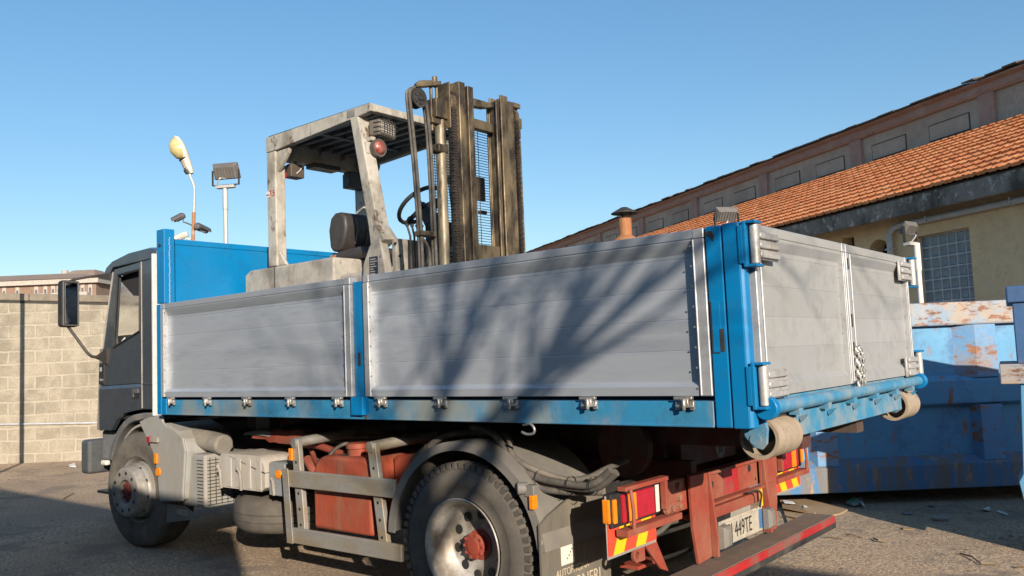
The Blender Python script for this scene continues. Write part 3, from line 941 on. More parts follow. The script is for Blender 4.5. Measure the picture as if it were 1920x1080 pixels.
def side(Y, s):
    gate(-6.432, -4.109, Y, s)
    gate(-3.986, -1.697, Y, s)
    for x in (-6.256, -5.737, -5.228, -4.722, -4.231, -3.83, -3.335, -2.826, -2.338, -1.824):
        latch(x, Y)
    # lower side rail
    mb = MB()
    mb.box(-6.36, -1.70, Y(0.006), Y(0.10), ZR, 1.288)
    mb.box(-6.36, -1.70, Y(-0.002), Y(0.10), ZR, ZR + 0.012)
    mb.build("side_rail", M_BLUEW, CT, smooth=0, bevel=0.003, seg=1)
    # front corner post
    mb = MB()
    mb.box(-6.495, -6.432, Y(-0.002), Y(0.09), ZR, 2.046)
    mb.box(-6.432, -6.36, Y(0.0), Y(0.09), ZR, 1.300)
    mb.build("front_post", M_BLUE, CT, smooth=0, bevel=0.004)
    # middle stake
    mb = MB()
    mb.box(-4.105, -3.990, Y(0.020), Y(0.09), 1.312, 2.020)
    mb.prism([(-4.100, 1.20), (-3.992, 1.20), (-3.992, 1.312), (-4.100, 1.312)], 'y', Y(-0.022), Y(0.09))
    mb.prism([(-3.992, 1.20), (-3.955, 1.215), (-3.955, 1.285), (-3.992, 1.312)], 'y', Y(0.004), Y(0.05))
    mb.build("middle_stake", M_BLUE, CT, smooth=0, bevel=0.004)
    mb = MB()
    mb.box(-4.062, -4.043, Y(0.014), Y(0.03), 1.50, 1.58)
    mb.cyl((-4.02, Y(0.03), 1.188), (-3.97, Y(0.0), 1.188), 0.014, n=10)
    mb.build("stake_handle", M_DK, CT, smooth=30, each=True)
    # rear corner post in two folded sections
    mb = MB()
    mb.box(-1.690, -1.613, Y(0.0), Y(0.12), ZR, 2.052)
    r1 = mb.build("rear_post", M_BLUE, CT, smooth=0, bevel=0.006)
    mb = MB()
    mb.box(-1.606, -1.532, Y(-0.004), Y(0.12), ZR - 0.002, 2.055)
    mb.prism([(-1.534, Y(-0.004)), (-1.518, Y(0.012)), (-1.518, Y(0.055)), (-1.534, Y(0.055))], 'z', ZR - 0.001, 2.054)
    mb.build("rear_post", M_BLUE, CT, smooth=0, bevel=0.005)
    mb = MB()
    mb.prism([(-1.678, 1.50), (-1.640, 1.50), (-1.640, 1.72), (-1.678, 1.72)], 'y', Y(-0.002), Y(0.0))
    rc = mb.build("handle_recess", M_BLUE, r1, smooth=0, bevel=0.001)
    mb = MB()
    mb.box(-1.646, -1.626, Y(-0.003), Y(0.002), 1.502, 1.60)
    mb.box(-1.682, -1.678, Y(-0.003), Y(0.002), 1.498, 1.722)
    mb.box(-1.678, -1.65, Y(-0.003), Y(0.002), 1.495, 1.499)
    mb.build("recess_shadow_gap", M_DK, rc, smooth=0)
    mb = MB()
    mb.prism([(-1.688, 2.03), (-1.655, 2.03), (-1.645, 2.005), (-1.650, 1.985), (-1.668, 2.012), (-1.688, 2.012)], 'y', Y(-0.004), Y(0.004))
    mb.build("lock_slot", M_DK, r1, smooth=0, each=True)


mirror_y(side)
# headboard
mb = MB()
mb.box(-6.470, -6.432, 0.0905, W - 0.0905, 1.20, 2.555)
mb.box(-6.478, -6.425, 0.0905, W - 0.0905, 2.535, 2.580)
mb.build("headboard", M_BLUE, CT, smooth=0, bevel=0.004)
for Y in ((lambda y: y), (lambda y: W - y)):
    mb = MB().box(-6.490, -6.372, Y(-0.001), Y(0.09), 2.0525, 2.648)
    hp = mb.build("headboard_post", M_BLUE, CT, smooth=0, bevel=0.005)
    mb = MB().cyl((-6.43, Y(0.0), 2.52), (-6.43, Y(-0.012), 2.52), 0.013, n=10)
    mb.build("post_bolt", M_DK, hp, smooth=40)
    mb = MB()
    for k in range(34):
        z = 2.062 + k * 0.0155
        mb.sphere((-6.371 + rr.uniform(-0.001, 0.002), Y(0.045 + rr.uniform(-0.003, 0.003)), z), 0.005, 0.005, 0.0085, 6, 4)
    mb.build("weld_bead", M_ALUB, hp, smooth=60)
# floor and underframe
mb = MB()
mb.box(-6.42, -1.53, 0.105, W - 0.105, 1.285, 1.303)
for x in [-6.2 + 0.42 * k for k in range(12)]:
    mb.box(x, x + 0.06, 0.105, W - 0.105, 1.20, 1.284)
mb.build("floor", M_DK, CT, smooth=0)
for y in (0.78, 1.62):
    mb = MB()
    mb.box(-6.45, -1.62, y, y + 0.12, 1.00, 1.199)
    mb.build("underframe_beam", M_REDD, CT, smooth=0)
mb = MB()
mb.tube(spline([(-2.78, 0.02, 1.165), (-2.72, 0.0, 1.172), (-2.69, -0.005, 1.15), (-2.70, 0.0, 1.125), (-2.75, 0.01, 1.118), (-2.785, 0.012, 1.128)], 6), 0.0068, n=8)
mb.build("rope_hook", M_STEEL, CT, smooth=60)

# rear double doors (outer faces on x = -1.50)
XD = -1.50


def rdoor(y0, y1, hinge):
    prof = [(0.000, 1.298), (0.000, 1.345), (-0.026, 1.372)]
    for k in range(4):
        zz = 1.372 + (k + 1) * 0.138
        prof += [(-0.026, zz - 0.003), (-0.0275, zz), (-0.026, zz + 0.002)]
    prof += [(-0.026, 1.948), (-0.002, 1.990), (-0.001, 1.998), (-0.006, 2.001), (-0.006, 2.005), (0.0, 2.008), (0.0, 2.046), (-0.005, 2.052), (-0.05, 2.052), (-0.055, 1.298)]
    mb = MB().loft([[(XD + a, y0 + 0.05, b) for a, b in prof], [(XD + a, y1 - 0.05, b) for a, b in prof]])
    d = mb.build("rear_door", M_ALUD, CT, smooth=20)
    for e0, e1 in ((y0, y0 + 0.049), (y1 - 0.049, y1)):
        mb = MB()
        mb.box(XD - 0.056, XD + 0.003, e0, e1, 1.297, 2.003)
        mb.box(XD - 0.055, XD + 0.002, e0, e1, 2.005, 2.0525)
        k = e1 - 0.004 if e0 == y0 else e0 + 0.004
        mb.box(XD + 0.003, XD + 0.010, k - 0.004, k + 0.004, 1.30, 2.0)
        ed = mb.build("door_edge_frame", M_ALUB, d, smooth=0, bevel=0.003, seg=1)
        mb = MB()
        for q in range(7):
            z = 1.37 + q * 0.1
            yy = k + (0.012 if e0 == y0 else -0.012)
            mb.cyl((XD - 0.03, yy, z), (XD - 0.0215, yy, z), 0.0045, n=8)
        mb.build("rivet", M_STEEL, ed, smooth=40, each=True)
    return d


d1 = rdoor(0.075, 1.262, 0)
d2 = rdoor(1.272, 2.462, 1)
for (d, yy, s) in ((d1, 0.075, 1), (d2, 2.462, -1)):
    for z in (1.955, 1.352):
        mb = MB()
        y_a, y_b = yy + s * 0.01, yy + s * 0.235
        mb.box(XD + 0.003, XD + 0.016, y_a, y_b, z - 0.062, z + 0.062)
        for q in (-0.042, 0.0, 0.042):
            mb.box(XD + 0.016, XD + 0.030, y_a, y_b - s * 0.02, z + q - 0.013, z + q + 0.013)
        mb.cyl((XD + 0.020, yy - s * 0.035, z - 0.085), (XD + 0.020, yy - s * 0.035, z + 0.085), 0.022, n=14)
        h = mb.build("door_hinge", M_HINGE, d, smooth=40, bevel=0.003, seg=1)
        mb = MB()
        for yb in (y_a + s * 0.03, y_b - s * 0.03):
            for zb in (-0.05, 0.05):
                mb.cyl((XD + 0.016, yb, z + zb), (XD + 0.023, yb, z + zb), 0.009, n=8)
        mb.build("hinge_bolt", M_STEEL, h, smooth=40, each=True)
        mb = MB()
        mb.box(-1.535, XD - 0.012, yy - s * 0.085, yy - s * 0.060, z - 0.083, z + 0.083)
        mb.box(XD - 0.010, XD + 0.045, yy - s * 0.080, yy - s * 0.005, z + 0.087, z + 0.099)
        mb.box(XD - 0.010, XD + 0.045, yy - s * 0.080, yy - s * 0.005, z - 0.099, z - 0.087)
        mb.box(XD - 0.014, XD - 0.010 + 0.012, yy - s * 0.085, yy - s * 0.055, z - 0.099, z + 0.099)
        mb.build("hinge_bracket", M_BLUE, CT, smooth=0, bevel=0.003)
# lock bar on the seam, chains
mb = MB()
mb.box(XD + 0.0035, XD + 0.018, 1.222, 1.255, 1.31, 2.0)
mb.build("lock_bar", M_ALUB, d1, smooth=0, bevel=0.003, seg=1)
mb = MB()
mb.box(XD + 0.018, XD + 0.022, 1.232, 1.246, 1.91, 1.97)
mb.box(XD + 0.018, XD + 0.022, 1.232, 1.246, 1.60, 1.67)
mb.box(XD + 0.018, XD + 0.022, 1.232, 1.246, 1.47, 1.52)
mb.build("lock_slot", M_DK, d1, smooth=0, each=True)


def chain(y0, n, z0):
    mb = MB()
    for k in range(n):
        z = z0 - k * 0.030
        flat = k % 2
        pts = []
        for i in range(13):
            a = 2 * pi * i / 12
            u, v = 0.011 * cos(a), 0.021 * sin(a)
            yy = y0 + 0.004 * sin(k * 1.7)
            pts.append((XD + 0.032 + (u if flat else 0), yy + (0 if flat else u), z + v))
        mb.tube(pts, 0.0048, n=6, caps=False)
    return mb.build("door_chain", M_STEEL, CT, smooth=60)


for y0, n, z0 in ((1.235, 7, 1.475), (1.262, 6, 1.46), (1.285, 7, 1.48), (1.305, 6, 1.45), (1.322, 6, 1.46)):
    chain(y0, n, z0)

# rear tube, sill and rollers
mb = MB().cyl((-1.475, 0.06, 1.256), (-1.475, 2.43, 1.256), 0.030, n=20)
tb = mb.build("rear_tube", M_BLUEG, CT, smooth=40)
mb = MB()
mb.cyl((-1.475, 0.032, 1.256), (-1.475, 0.075, 1.256), 0.050, n=24)
mb.cyl((-1.475, 2.415, 1.256), (-1.475, 2.458, 1.256), 0.050, n=24)
mb.build("tube_end_cap", M_BLUE, tb, smooth=40, bevel=0.004, each=True)
mb = MB()
for y in (0.35, 0.72, 1.10, 1.48, 1.86, 2.2):
    mb.box(-1.502, -1.455, y, y + 0.05, 1.205, 1.252)
    mb.prism([(-1.50, 1.19), (-1.46, 1.20), (-1.49, 1.165)], 'y', y + 0.10, y + 0.125)
mb.build("tube_bracket", M_BLUEG, tb, smooth=0, each=True)
mb = MB()
mb.box(-1.60, -1.510, 0.125, W - 0.125, 1.213, 1.292)
mb.build("rear_sill", M_BLUEG, CT, smooth=0, bevel=0.004)
mb = MB()
mb.box(-1.56, -1.500, 0.44, 2.08, 1.10, 1.2125)
mb.build("rear_beam", M_BLUEG, CT, smooth=0, bevel=0.004)
for y0, s in ((0.13, 1), (W - 0.13, -1)):
    mb = MB()
    a, b = y0, y0 + s * 0.27
    mb.lathe([(0.090, 0), (0.090, abs(b - a)), (0.074, abs(b - a)), (0.074, 0)], (-1.555, min(a, b), 1.118), 'y', 40, close=True)
    mb.cyl((-1.555, (a + b) / 2 - 0.03, 1.118), (-1.555, (a + b) / 2 + 0.03, 1.118), 0.0738, n=32)
    rl = mb.build("roller", M_ROLL, CT, smooth=40)
    mb = MB()
    mb.cyl((-1.555, a - s * 0.04, 1.118), (-1.555, b + s * 0.02, 1.118), 0.026, n=16)
    mb.build("roller_axle", M_BLUEG, rl, smooth=40)
    mb = MB()
    mb.prism([(-1.62, 1.2125), (-1.512, 1.2125), (-1.500, 1.165), (-1.508, 1.10), (-1.53, 1.075), (-1.57, 1.085), (-1.605, 1.13)], 'y', a - s * 0.035, a - s * 0.015)
    mb.prism([(-1.62, 1.2125), (-1.50, 1.2125), (-1.50, 1.10), (-1.53, 1.08), (-1.58, 1.08), (-1.62, 1.15)], 'y', b + s * 0.012, b + s * 0.030)
    mb.build("roller_bracket", M_BLUEG, CT, smooth=0, bevel=0.003, each=True)

# ================================================================== TRUCK
TK = thing("hooklift_truck", "dark grey two-axle lorry with red chassis and dusty wheels carrying the blue body", "truck", (-5.0, 1.26, 0.0))
ZC = 0.474
XR, XF = -3.27, -7.04
ZF = ZC + gz(XF)


def tyre_prof(r, y0, w, rim, crown=0.012):
    return [(rim, y0 + 0.012), (rim + 0.012, y0 + 0.002), (rim + 0.03, y0 + 0.006), (rim + 0.08, y0 - 0.006), (r - 0.10, y0 - 0.010), (r - 0.045, y0 + 0.002), (r - 0.012, y0 + 0.022),
            (r - 0.002, y0 + 0.045), (r, y0 + w / 2), (r - 0.002, y0 + w - 0.045), (r - 0.02, y0 + w - 0.015), (r - 0.10, y0 + w), (rim, y0 + w)]


def squash(bm, cx, cz, zflat, k=0.35):
    """Flatten the tyre where it meets the ground."""
    for v in bm.verts:
        if v.co.z < zflat:
            v.co.z = zflat + (v.co.z - zflat) * 0.08


# rear dual wheels ---------------------------------------------------
def rear_wheel(Y, s):
    y = lambda a: Y(a)
    mb = MB()
    mb.lathe([(r, y(h)) for r, h in tyre_prof(0.463, 0.045, 0.25, 0.268)], (XR, 0, ZC), 'y', 72)
    NL = 60
    for k in range(NL):
        a = 2 * pi * k / NL
        for (ya, yb, rot) in ((0.052, 0.135, 0.0), (0.205, 0.288, 0.5)):
            M_ = Tr(XR, 0, ZC) @ Ry(-(a + rot * 2 * pi / NL))
            mb.box(0.440 if ya > 0.1 else 0.436, 0.4735, y(ya), y(yb), -0.0135, 0.0135, M_)
    squash(mb.bm, XR, ZC, 0.004 + gz(XR))
    wh = mb.build("rear_wheel", M_RUB, TK, smooth=50)
    mb = MB()
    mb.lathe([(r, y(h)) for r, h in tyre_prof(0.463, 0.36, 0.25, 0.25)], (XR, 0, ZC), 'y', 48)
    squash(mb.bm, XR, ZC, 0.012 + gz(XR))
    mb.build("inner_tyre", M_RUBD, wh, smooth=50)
    # dished rim
    mb = MB()
    mb.lathe([(r, y(h)) for r, h in ((0.250, 0.062), (0.262, 0.052), (0.275, 0.044), (0.279, 0.036), (0.274, 0.032), (0.262, 0.040), (0.252, 0.056), (0.243, 0.070), (0.240, 0.12), (0.225, 0.15), (0.212, 0.165), (0.206, 0.178), (0.190, 0.190), (0.105, 0.198), (0.03, 0.20))], (XR, 0, ZC), 'y', 64)
    rim = mb.build("rim", M_RIM, wh, smooth=40)
    mb = MB()
    for k in range(10):
        a = 2 * pi * k / 10 + 0.2
        mb.cyl((XR + 0.168 * cos(a), y(0.19), ZC + 0.168 * sin(a)), (XR + 0.168 * cos(a), y(0.194), ZC + 0.168 * sin(a)), 0.027, n=18)
    mb.build("hand_hole", M_BLK, rim, smooth=0, M=Tr(0, -0.0035 if s == 0 else 0.0035, 0), each=True)
    mb = MB()
    mb.lathe([(r, y(h)) for r, h in ((0.085, 0.20), (0.085, 0.192), (0.055, 0.188), (0.050, 0.152), (0.072, 0.150), (0.073, 0.142), (0.067, 0.137), (0.045, 0.135), (0.042, 0.129), (0.022, 0.126), (0.0, 0.126))], (XR, 0, ZC), 'y', 40)
    for k in range(10):
        a = 2 * pi * k / 10
        mb.cyl((XR + 0.067 * cos(a), y(0.142), ZC + 0.064 * sin(a)), (XR + 0.064 * cos(a), y(0.132), ZC + 0.064 * sin(a)), 0.009, n=6)
    hub = mb.build("hub", M_RED, wh, smooth=35)


mirror_y(rear_wheel)


def front_wheel(Y, s):
    y = lambda a: Y(a + 0.045)
    ST = Tr(XF, Y(0.2), 0) @ Rz(radians(4.5)) @ Tr(-XF, -Y(0.2), 0)
    mb = MB()
    prof = tyre_prof(0.478, 0.045, 0.27, 0.268)
    mb.lathe([(r, y(h)) for r, h in prof], (XF, 0, ZF), 'y', 72)
    squash(mb.bm, XF, ZF, 0.012 + gz(XF))
    wh = mb.build("front_wheel", M_RUBF, TK, smooth=50, M=ST)
    mb = MB()
    for h in (0.11, 0.16, 0.21, 0.25):
        mb.lathe([(0.4795, y(h - 0.003)), (0.4795, y(h + 0.003))], (XF, 0, ZF), 'y', 60)
    squash(mb.bm, XF, ZF, 0.013 + gz(XF))
    mb.build("tread_groove", M_BLK, wh, smooth=0, M=ST, each=True)
    mb = MB()
    mb.lathe([(r, y(h)) for r, h in ((0.250, 0.10), (0.262, 0.075), (0.273, 0.068), (0.278, 0.060), (0.273, 0.055), (0.262, 0.064), (0.252, 0.085), (0.240, 0.12), (0.228, 0.10), (0.224, 0.06), (0.220, 0.035), (0.212, 0.028), (0.210, -0.005), (0.206, -0.010), (0.203, -0.040), (0.194, -0.054), (0.184, -0.058), (0.108, -0.059), (0.098, -0.052), (0.094, 0.02), (0.02, 0.02))], (XF, 0, ZF), 'y', 64)
    rim = mb.build("rim", pm("dusty_front_rim", (0.30, 0.29, 0.275), (0.24, 0.235, 0.225), rough=0.6, metal=0.25, s=6, s2=16, dirt=(0.20, 0.18, 0.15), amt=0.48, ds=6, soft=0.15), wh, smooth=40, M=ST)
    mb = MB()
    for k in range(10):
        a = 2 * pi * k / 10 + 0.15
        mb.cyl((XF + 0.155 * cos(a), y(-0.0575), ZF + 0.155 * sin(a)), (XF + 0.155 * cos(a), y(-0.0605), ZF + 0.155 * sin(a)), 0.0150, n=14)
        b = a + 0.31
        mb.cyl((XF + 0.205 * cos(b), y(0.030), ZF + 0.205 * sin(b)), (XF + 0.2155 * cos(b), y(0.029), ZF + 0.2155 * sin(b)), 0.013, n=12)
    mb.build("bolt_hole", M_BLK, rim, smooth=0, M=ST, each=True)
    mb = MB()
    mb.lathe([(r, y(h)) for r, h in ((0.090, 0.02), (0.086, -0.018), (0.060, -0.030), (0.034, -0.032), (0.032, -0.042), (0.0, -0.044))], (XF, 0, ZF), 'y', 32)
    for k in range(8):
        a = 2 * pi * k / 8
        mb.cyl((XF + 0.068 * cos(a), y(-0.018), ZF + 0.068 * sin(a)), (XF + 0.068 * cos(a), y(-0.038), ZF + 0.068 * sin(a)), 0.010, n=6)
    mb.build("hub", pm("front_hub_red_paint", (0.14, 0.025, 0.02), (0.09, 0.022, 0.018), rough=0.75), wh, smooth=35, M=ST)


mirror_y(front_wheel)

# chassis ------------------------------------------------------------
for y in (0.86, 1.60):
    mb = MB()
    mb.box(-7.9, -2.28, y, y + 0.06, 0.66, 0.90)
    mb.build("chassis_rail", M_REDD, TK, smooth=0, bevel=0.004, seg=1)
    mb = MB().box(-6.4, -2.45, y + 0.005, y + 0.055, 0.905, 0.992)
    mb.build("hook_frame", M_REDD, TK, smooth=0)
mb = MB()
for x in (-6.2, -5.2, -4.2, -3.6, -2.95):
    mb.box(x, x + 0.12, 0.92, 1.60, 0.70, 0.86)
mb.build("crossmember", M_REDD, TK, smooth=0, each=True)
mb = MB().cyl((XR, 0.62, ZC), (XR, 1.90, ZC), 0.11, n=20)
mb.sphere((XR, 1.26, ZC), 0.24, 0.2, 0.22)
mb.cyl((XF, 0.40, ZF - 0.03), (XF, 2.12, ZF - 0.03), 0.06, n=14)
mb.build("axle", M_DK, TK, smooth=50)
mb = MB()
mb.box(-6.6, -6.1, 0.9, 1.62, 0.55, 1.05)
mb.box(-5.9, -5.6, 1.75, 2.38, 0.45, 0.9)
mb.box(-5.2, -3.9, 1.75, 2.38, 0.40, 0.92)
mb.build("gearbox", M_DK, TK, smooth=0, bevel=0.03)
mb = MB()
mb.tube([(-6.3, 1.26, 0.62), (-3.5, 1.26, 0.50)], 0.05, n=12)
mb.tube([(-5.9, 0.80, 0.98), (-5.0, 0.78, 1.05), (-3.0, 0.80, 1.07)], 0.06, n=10)
mb.build("prop_shaft", M_DK, TK, smooth=50)
for y in (0.55, 1.80):
    mb = MB()
    for k in range(4):
        mb.tube([(XR - 0.75 + 0.1 * k, y + 0.1, 0.80 - k * 0.016), (XR - 0.3, y + 0.1, 0.68 - k * 0.016), (XR, y + 0.1, 0.64 - k * 0.016), (XR + 0.3, y + 0.1, 0.68 - k * 0.016), (XR + 0.75 - 0.1 * k, y + 0.1, 0.80 - k * 0.016)], 0.03, n=4)
    mb.build("leaf_spring", M_DK, TK, smooth=0)
# dark red rear hinge drum and beam of the hook gear
mb = MB().cyl((-2.62, 0.70, 0.98), (-2.62, 0.76, 0.98), 0.165, n=36)
mb.cyl((-2.62, 1.76, 0.98), (-2.62, 1.82, 0.98), 0.165, n=36)
mb.cyl((-2.62, 0.765, 0.98), (-2.62, 1.755, 0.98), 0.06, n=20)
mb.build("hook_gear_roller", M_REDD, TK, smooth=40)
mb = MB().box(-2.46, -2.36, 0.9, 2.1, 0.85, 0.99)
hb = mb.build("hook_gear_beam", M_REDD, TK, smooth=0, bevel=0.004)
mb = MB().cyl((-2.36, 1.38, 0.915), (-2.357, 1.38, 0.915), 0.062, n=28)
st = mb.build("load_roundel", pm("grimy_roundel", (0.16, 0.15, 0.14), rough=0.7), hb, smooth=0)
MX = lambda x, y, z: Matrix(((0, 0, 1, x), (1, 0, 0, y), (0, 1, 0, z), (0, 0, 0, 1)))      # lettering that faces +x, reads along +y
MYn = lambda x, y, z: Matrix(((1, 0, 0, x), (0, 0, -1, y), (0, 1, 0, z), (0, 0, 0, 1)))     # lettering that faces -y, reads along +x
mb = MB().text("10", 0.075, MX(-2.3555, 1.38, 0.888), 0.0008, 'CENTER', 0.8)
mb.build("lettering", M_INK, st, smooth=0)

# tail ---------------------------------------------------------------
mb = MB()
mb.box(-2.30, -2.262, 0.53, 1.99, 0.66, 0.83)
mb.box(-2.262, -2.222, 0.98, 1.83, 0.812, 0.83)
mb.box(-2.262, -2.215, 0.98, 1.83, 0.645, 0.66)
tcm = mb.build("tail_crossmember", M_RED, TK, smooth=0, bevel=0.004)
mb = MB()
for y, z, r in ((1.05, 0.745, 0.024), (1.30, 0.75, 0.036), (1.56, 0.775, 0.022), (1.64, 0.70, 0.008)):
    mb.cyl((-2.263, y, z), (-2.2605, y, z), r, n=20)
mb.build("frame_hole", M_BLK, tcm, smooth=0, each=True)
mb = MB().box(-2.2619, -2.2595, 1.20, 1.395, 0.668, 0.808)
mb.build("bright_red_patch", M_BUMP, tcm, smooth=0)
mb = MB()
for y, z in ((0.90, 0.79), (0.66, 0.795), (0.66, 0.735), (0.66, 0.69), (0.52, 0.695), (0.58, 0.693), (1.78, 0.795), (1.78, 0.755), (1.78, 0.715), (1.78, 0.675), (0.93, 0.735)):
    mb.cyl((-2.262, y, z), (-2.244, y, z), 0.019, n=6)
    mb.cyl((-2.262, y, z), (-2.256, y, z), 0.024, n=12)
mb.build("bolt", pm("dusty_red_bolt", (0.30, 0.14, 0.09), (0.22, 0.09, 0.06), rough=0.8), tcm, smooth=0, each=True)
for sgn, ya, yb in ((1, 0.735, 0.955), (-1, 1.880, 1.660)):
    mb = MB()
    mb.loft([[(-2.245, ya, 0.84), (-2.225, ya, 0.84), (-2.225, yb, 0.83), (-2.245, yb, 0.83)], [(-2.245, ya + sgn * 0.01, 0.55), (-2.225, ya + sgn * 0.01, 0.55), (-2.225, yb, 0.55), (-2.245, yb, 0.55)],
             [(-2.245, ya + sgn * 0.05, 0.365), (-2.225, ya + sgn * 0.05, 0.365), (-2.225, yb, 0.375), (-2.245, yb, 0.375)]])
    mb.prism([(-2.225, 0.835), (-2.215, 0.835), (-2.185, 0.50), (-2.185, 0.375), (-2.225, 0.375)], 'y', yb - sgn * 0.02, yb)
    mb.build("bumper_hanger", M_RED, TK, smooth=0, bevel=0.003)
mb = MB().box(-2.27, -2.075, 0.06, 2.46, 0.272, 0.352)
bp = mb.build("tail_bumper", M_BUMP, TK, smooth=0, bevel=0.006)
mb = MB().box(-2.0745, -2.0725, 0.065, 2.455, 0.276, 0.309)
mb.build("dark_lower_edge", M_DK, bp, smooth=0)  # dark strip along the lower half of the bumper's rear face
mb = MB().box(-2.265, -2.082, 0.07, 2.45, 0.3525, 0.357)
mb.build("dusty_tread_strip", pm("trodden_dirt", (0.175, 0.125, 0.095), (0.14, 0.10, 0.08), rough=0.95, s=6, s2=18, rust=(0.30, 0.03, 0.03), rs=4, ra=0.3), bp, smooth=0)
mb = MB().box(-2.255, -2.215, 1.0, 1.6, 0.575, 0.635)
mb.build("plate_crossbar", M_RED, TK, smooth=0, bevel=0.004)
mb = MB()
mb.box(-2.60, -2.30, 0.92, 1.60, 0.56, 0.64)
mb.build("tow_crossmember", M_RED, TK, smooth=0, bevel=0.01)
# number plate
mb = MB().box(-2.205, -2.196, 0.985, 1.565, 0.412, 0.555)
npb = mb.build("number_plate_holder", M_PLATE, TK, smooth=0, bevel=0.003)
mb = MB().box(-2.1958, -2.192, 1.010, 1.545, 0.428, 0.540)
npl = mb.build("number_plate", M_PLATE, npb, smooth=0)
mb = MB().box(-2.1918, -2.1912, 1.498, 1.545, 0.428, 0.540)
mb.box(-2.1918, -2.1912, 1.010, 1.045, 0.428, 0.540)
mb.build("blue_band", M_EUB, npl, smooth=0, each=True)
mb = MB().text("CJ 449TE", 0.125, MX(-2.1912, 1.052, 0.440), 0.0008, 'LEFT', 0.72)
mb.build("lettering", M_INK, npl, smooth=0)
for y in (0.99, 1.590):
    mb = MB()
    mb.loft([[(-2.19, y - 0.045, 0.41), (-2.19, y + 0.045, 0.41), (-2.19, y + 0.045, 0.54), (-2.19, y - 0.045, 0.54)],
             [(-2.155, y - 0.04, 0.42), (-2.155, y + 0.04, 0.42), (-2.155, y + 0.04, 0.535), (-2.155, y - 0.04, 0.535)],
             [(-2.135, y - 0.022, 0.435), (-2.135, y + 0.022, 0.435), (-2.135, y + 0.022, 0.52), (-2.135, y - 0.022, 0.52)]])
    mb.build("plate_lamp", M_MUD, TK, smooth=0, bevel=0.006)
mb = MB().tube(spline([(-2.18, 1.33, 0.665), (-2.15, 1.40, 0.672), (-2.15, 1.46, 0.64), (-2.17, 1.475, 0.56)], 5), 0.006, n=6)
mb.build("plate_cable", M_RUBD, TK, smooth=60)
mb = MB().box(-2.19, -2.18, 1.525, 1.545, 0.56, 0.66)
mb.build("yellow_tag", M_REFY, TK, smooth=0)


def tail_light(Y, s):
    y0, y1 = 0.05, 0.50
    mb = MB()
    mb.box(-2.335, -2.285, Y(y0), Y(y1), 0.675, 0.838)
    hs = mb.build("tail_light_housing", M_BLK, TK, smooth=0, bevel=0.008)
    mb = MB()
    mb.box(-2.29, -2.272, Y(y0 + 0.085), Y(y1 - 0.06), 0.690, 0.825)
    lr = mb.build("tail_lamp", M_REDL, hs, smooth=0, bevel=0.006)
    mb = MB().box(-2.2718, -2.269, Y(y0 + 0.135), Y(y0 + 0.205), 0.692, 0.823)
    mb.build("indicator_lens", M_AMB, lr, smooth=0)
    mb = MB().box(-2.2718, -2.268, Y(y1 - 0.058), Y(y1 - 0.025), 0.695, 0.83)
    mb.build("white_lens_edge", M_WHT, hs, smooth=0)
    mb = MB().box(-2.330, -2.290, Y(y0 - 0.014), Y(y0 + 0.002), 0.700, 0.815)
    mb.box(-2.2853, -2.268, Y(y0 + 0.002), Y(y0 + 0.030), 0.700, 0.815)
    mb.build("side_indicator", M_AMB, hs, smooth=0, bevel=0.006)
    # guard of bent flat bar
    mb = MB()
    mb.box(-2.285, -2.235, Y(y0 + 0.06), Y(y1 + 0.03), 0.846, 0.868)
    mb.box(-2.29, -2.22, Y(y0 + 0.04), Y(0.62), 0.635, 0.668)
    mb.tube([(-2.225, Y(y0 + 0.085), 0.855), (-2.215, Y(y0 + 0.088), 0.75), (-2.22, Y(y0 + 0.09), 0.65)], 0.010, n=8)
    mb.box(-2.27, -2.235, Y(y1 - 0.012), Y(y1 + 0.012), 0.70, 0.846)
    mb.build("light_guard", M_RED, TK, smooth=0, bevel=0.003)
    # red and yellow chevron plate
    mb = MB().box(-2.312, -2.306, Y(y0 - 0.005), Y(y0 + 0.44), 0.545, 0.695)
    pl = mb.build("chevron_plate", M_REFR, TK, smooth=0)
    mb = MB()
    for a in (0.03, 0.235):
        mb.loft([[(-2.3058, Y(y0 + a), 0.5455), (-2.3058, Y(y0 + a + 0.095), 0.5455), (-2.3058, Y(y0 + a + 0.175), 0.6945), (-2.3058, Y(y0 + a + 0.08), 0.6945)],
                 [(-2.305, Y(y0 + a), 0.5455), (-2.305, Y(y0 + a + 0.095), 0.5455), (-2.305, Y(y0 + a + 0.175), 0.6945), (-2.305, Y(y0 + a + 0.08), 0.6945)]])
    mb.build("yellow_stripe", M_REFY, pl, smooth=0, each=True)
    mb = MB().box(-2.314, -2.312, Y(y0 - 0.012), Y(y0 + 0.445), 0.53, 0.83)
    mb.build("backing_plate", M_DUSTY, pl, smooth=0)


mirror_y(tail_light)
# hanging bracket, tow eye and loose hoses under the left lamp
mb = MB()
mb.prism([(0.42, 0.56), (0.56, 0.56), (0.70, 0.33), (0.62, 0.36)], 'x', -2.38, -2.365)
mb.prism([(0.60, 0.58), (0.78, 0.58), (0.80, 0.46), (0.66, 0.45)], 'x', -2.55, -2.53)
mb.box(-2.60, -2.48, 0.58, 0.80, 0.345, 0.365)
mb.lathe([(0.018, 0), (0.038, 0), (0.038, 0.02), (0.018, 0.02)], (-2.375, 0.38, 0.48), 'x', 20, close=True)
mb.box(-2.376, -2.36, 0.41, 0.46, 0.44, 0.56)
mb.build("tow_bracket", M_RED, TK, smooth=0, bevel=0.003)
mb = MB()
mb.tube(spline([(-2.5, 0.32, 0.62), (-2.42, 0.48, 0.55), (-2.38, 0.62, 0.545), (-2.36, 0.78, 0.60)], 6), 0.015, n=8)
mb.tube(spline([(-2.5, 0.45, 0.66), (-2.40, 0.58, 0.60), (-2.38, 0.72, 0.58), (-2.36, 0.86, 0.575)], 6), 0.014, n=8)
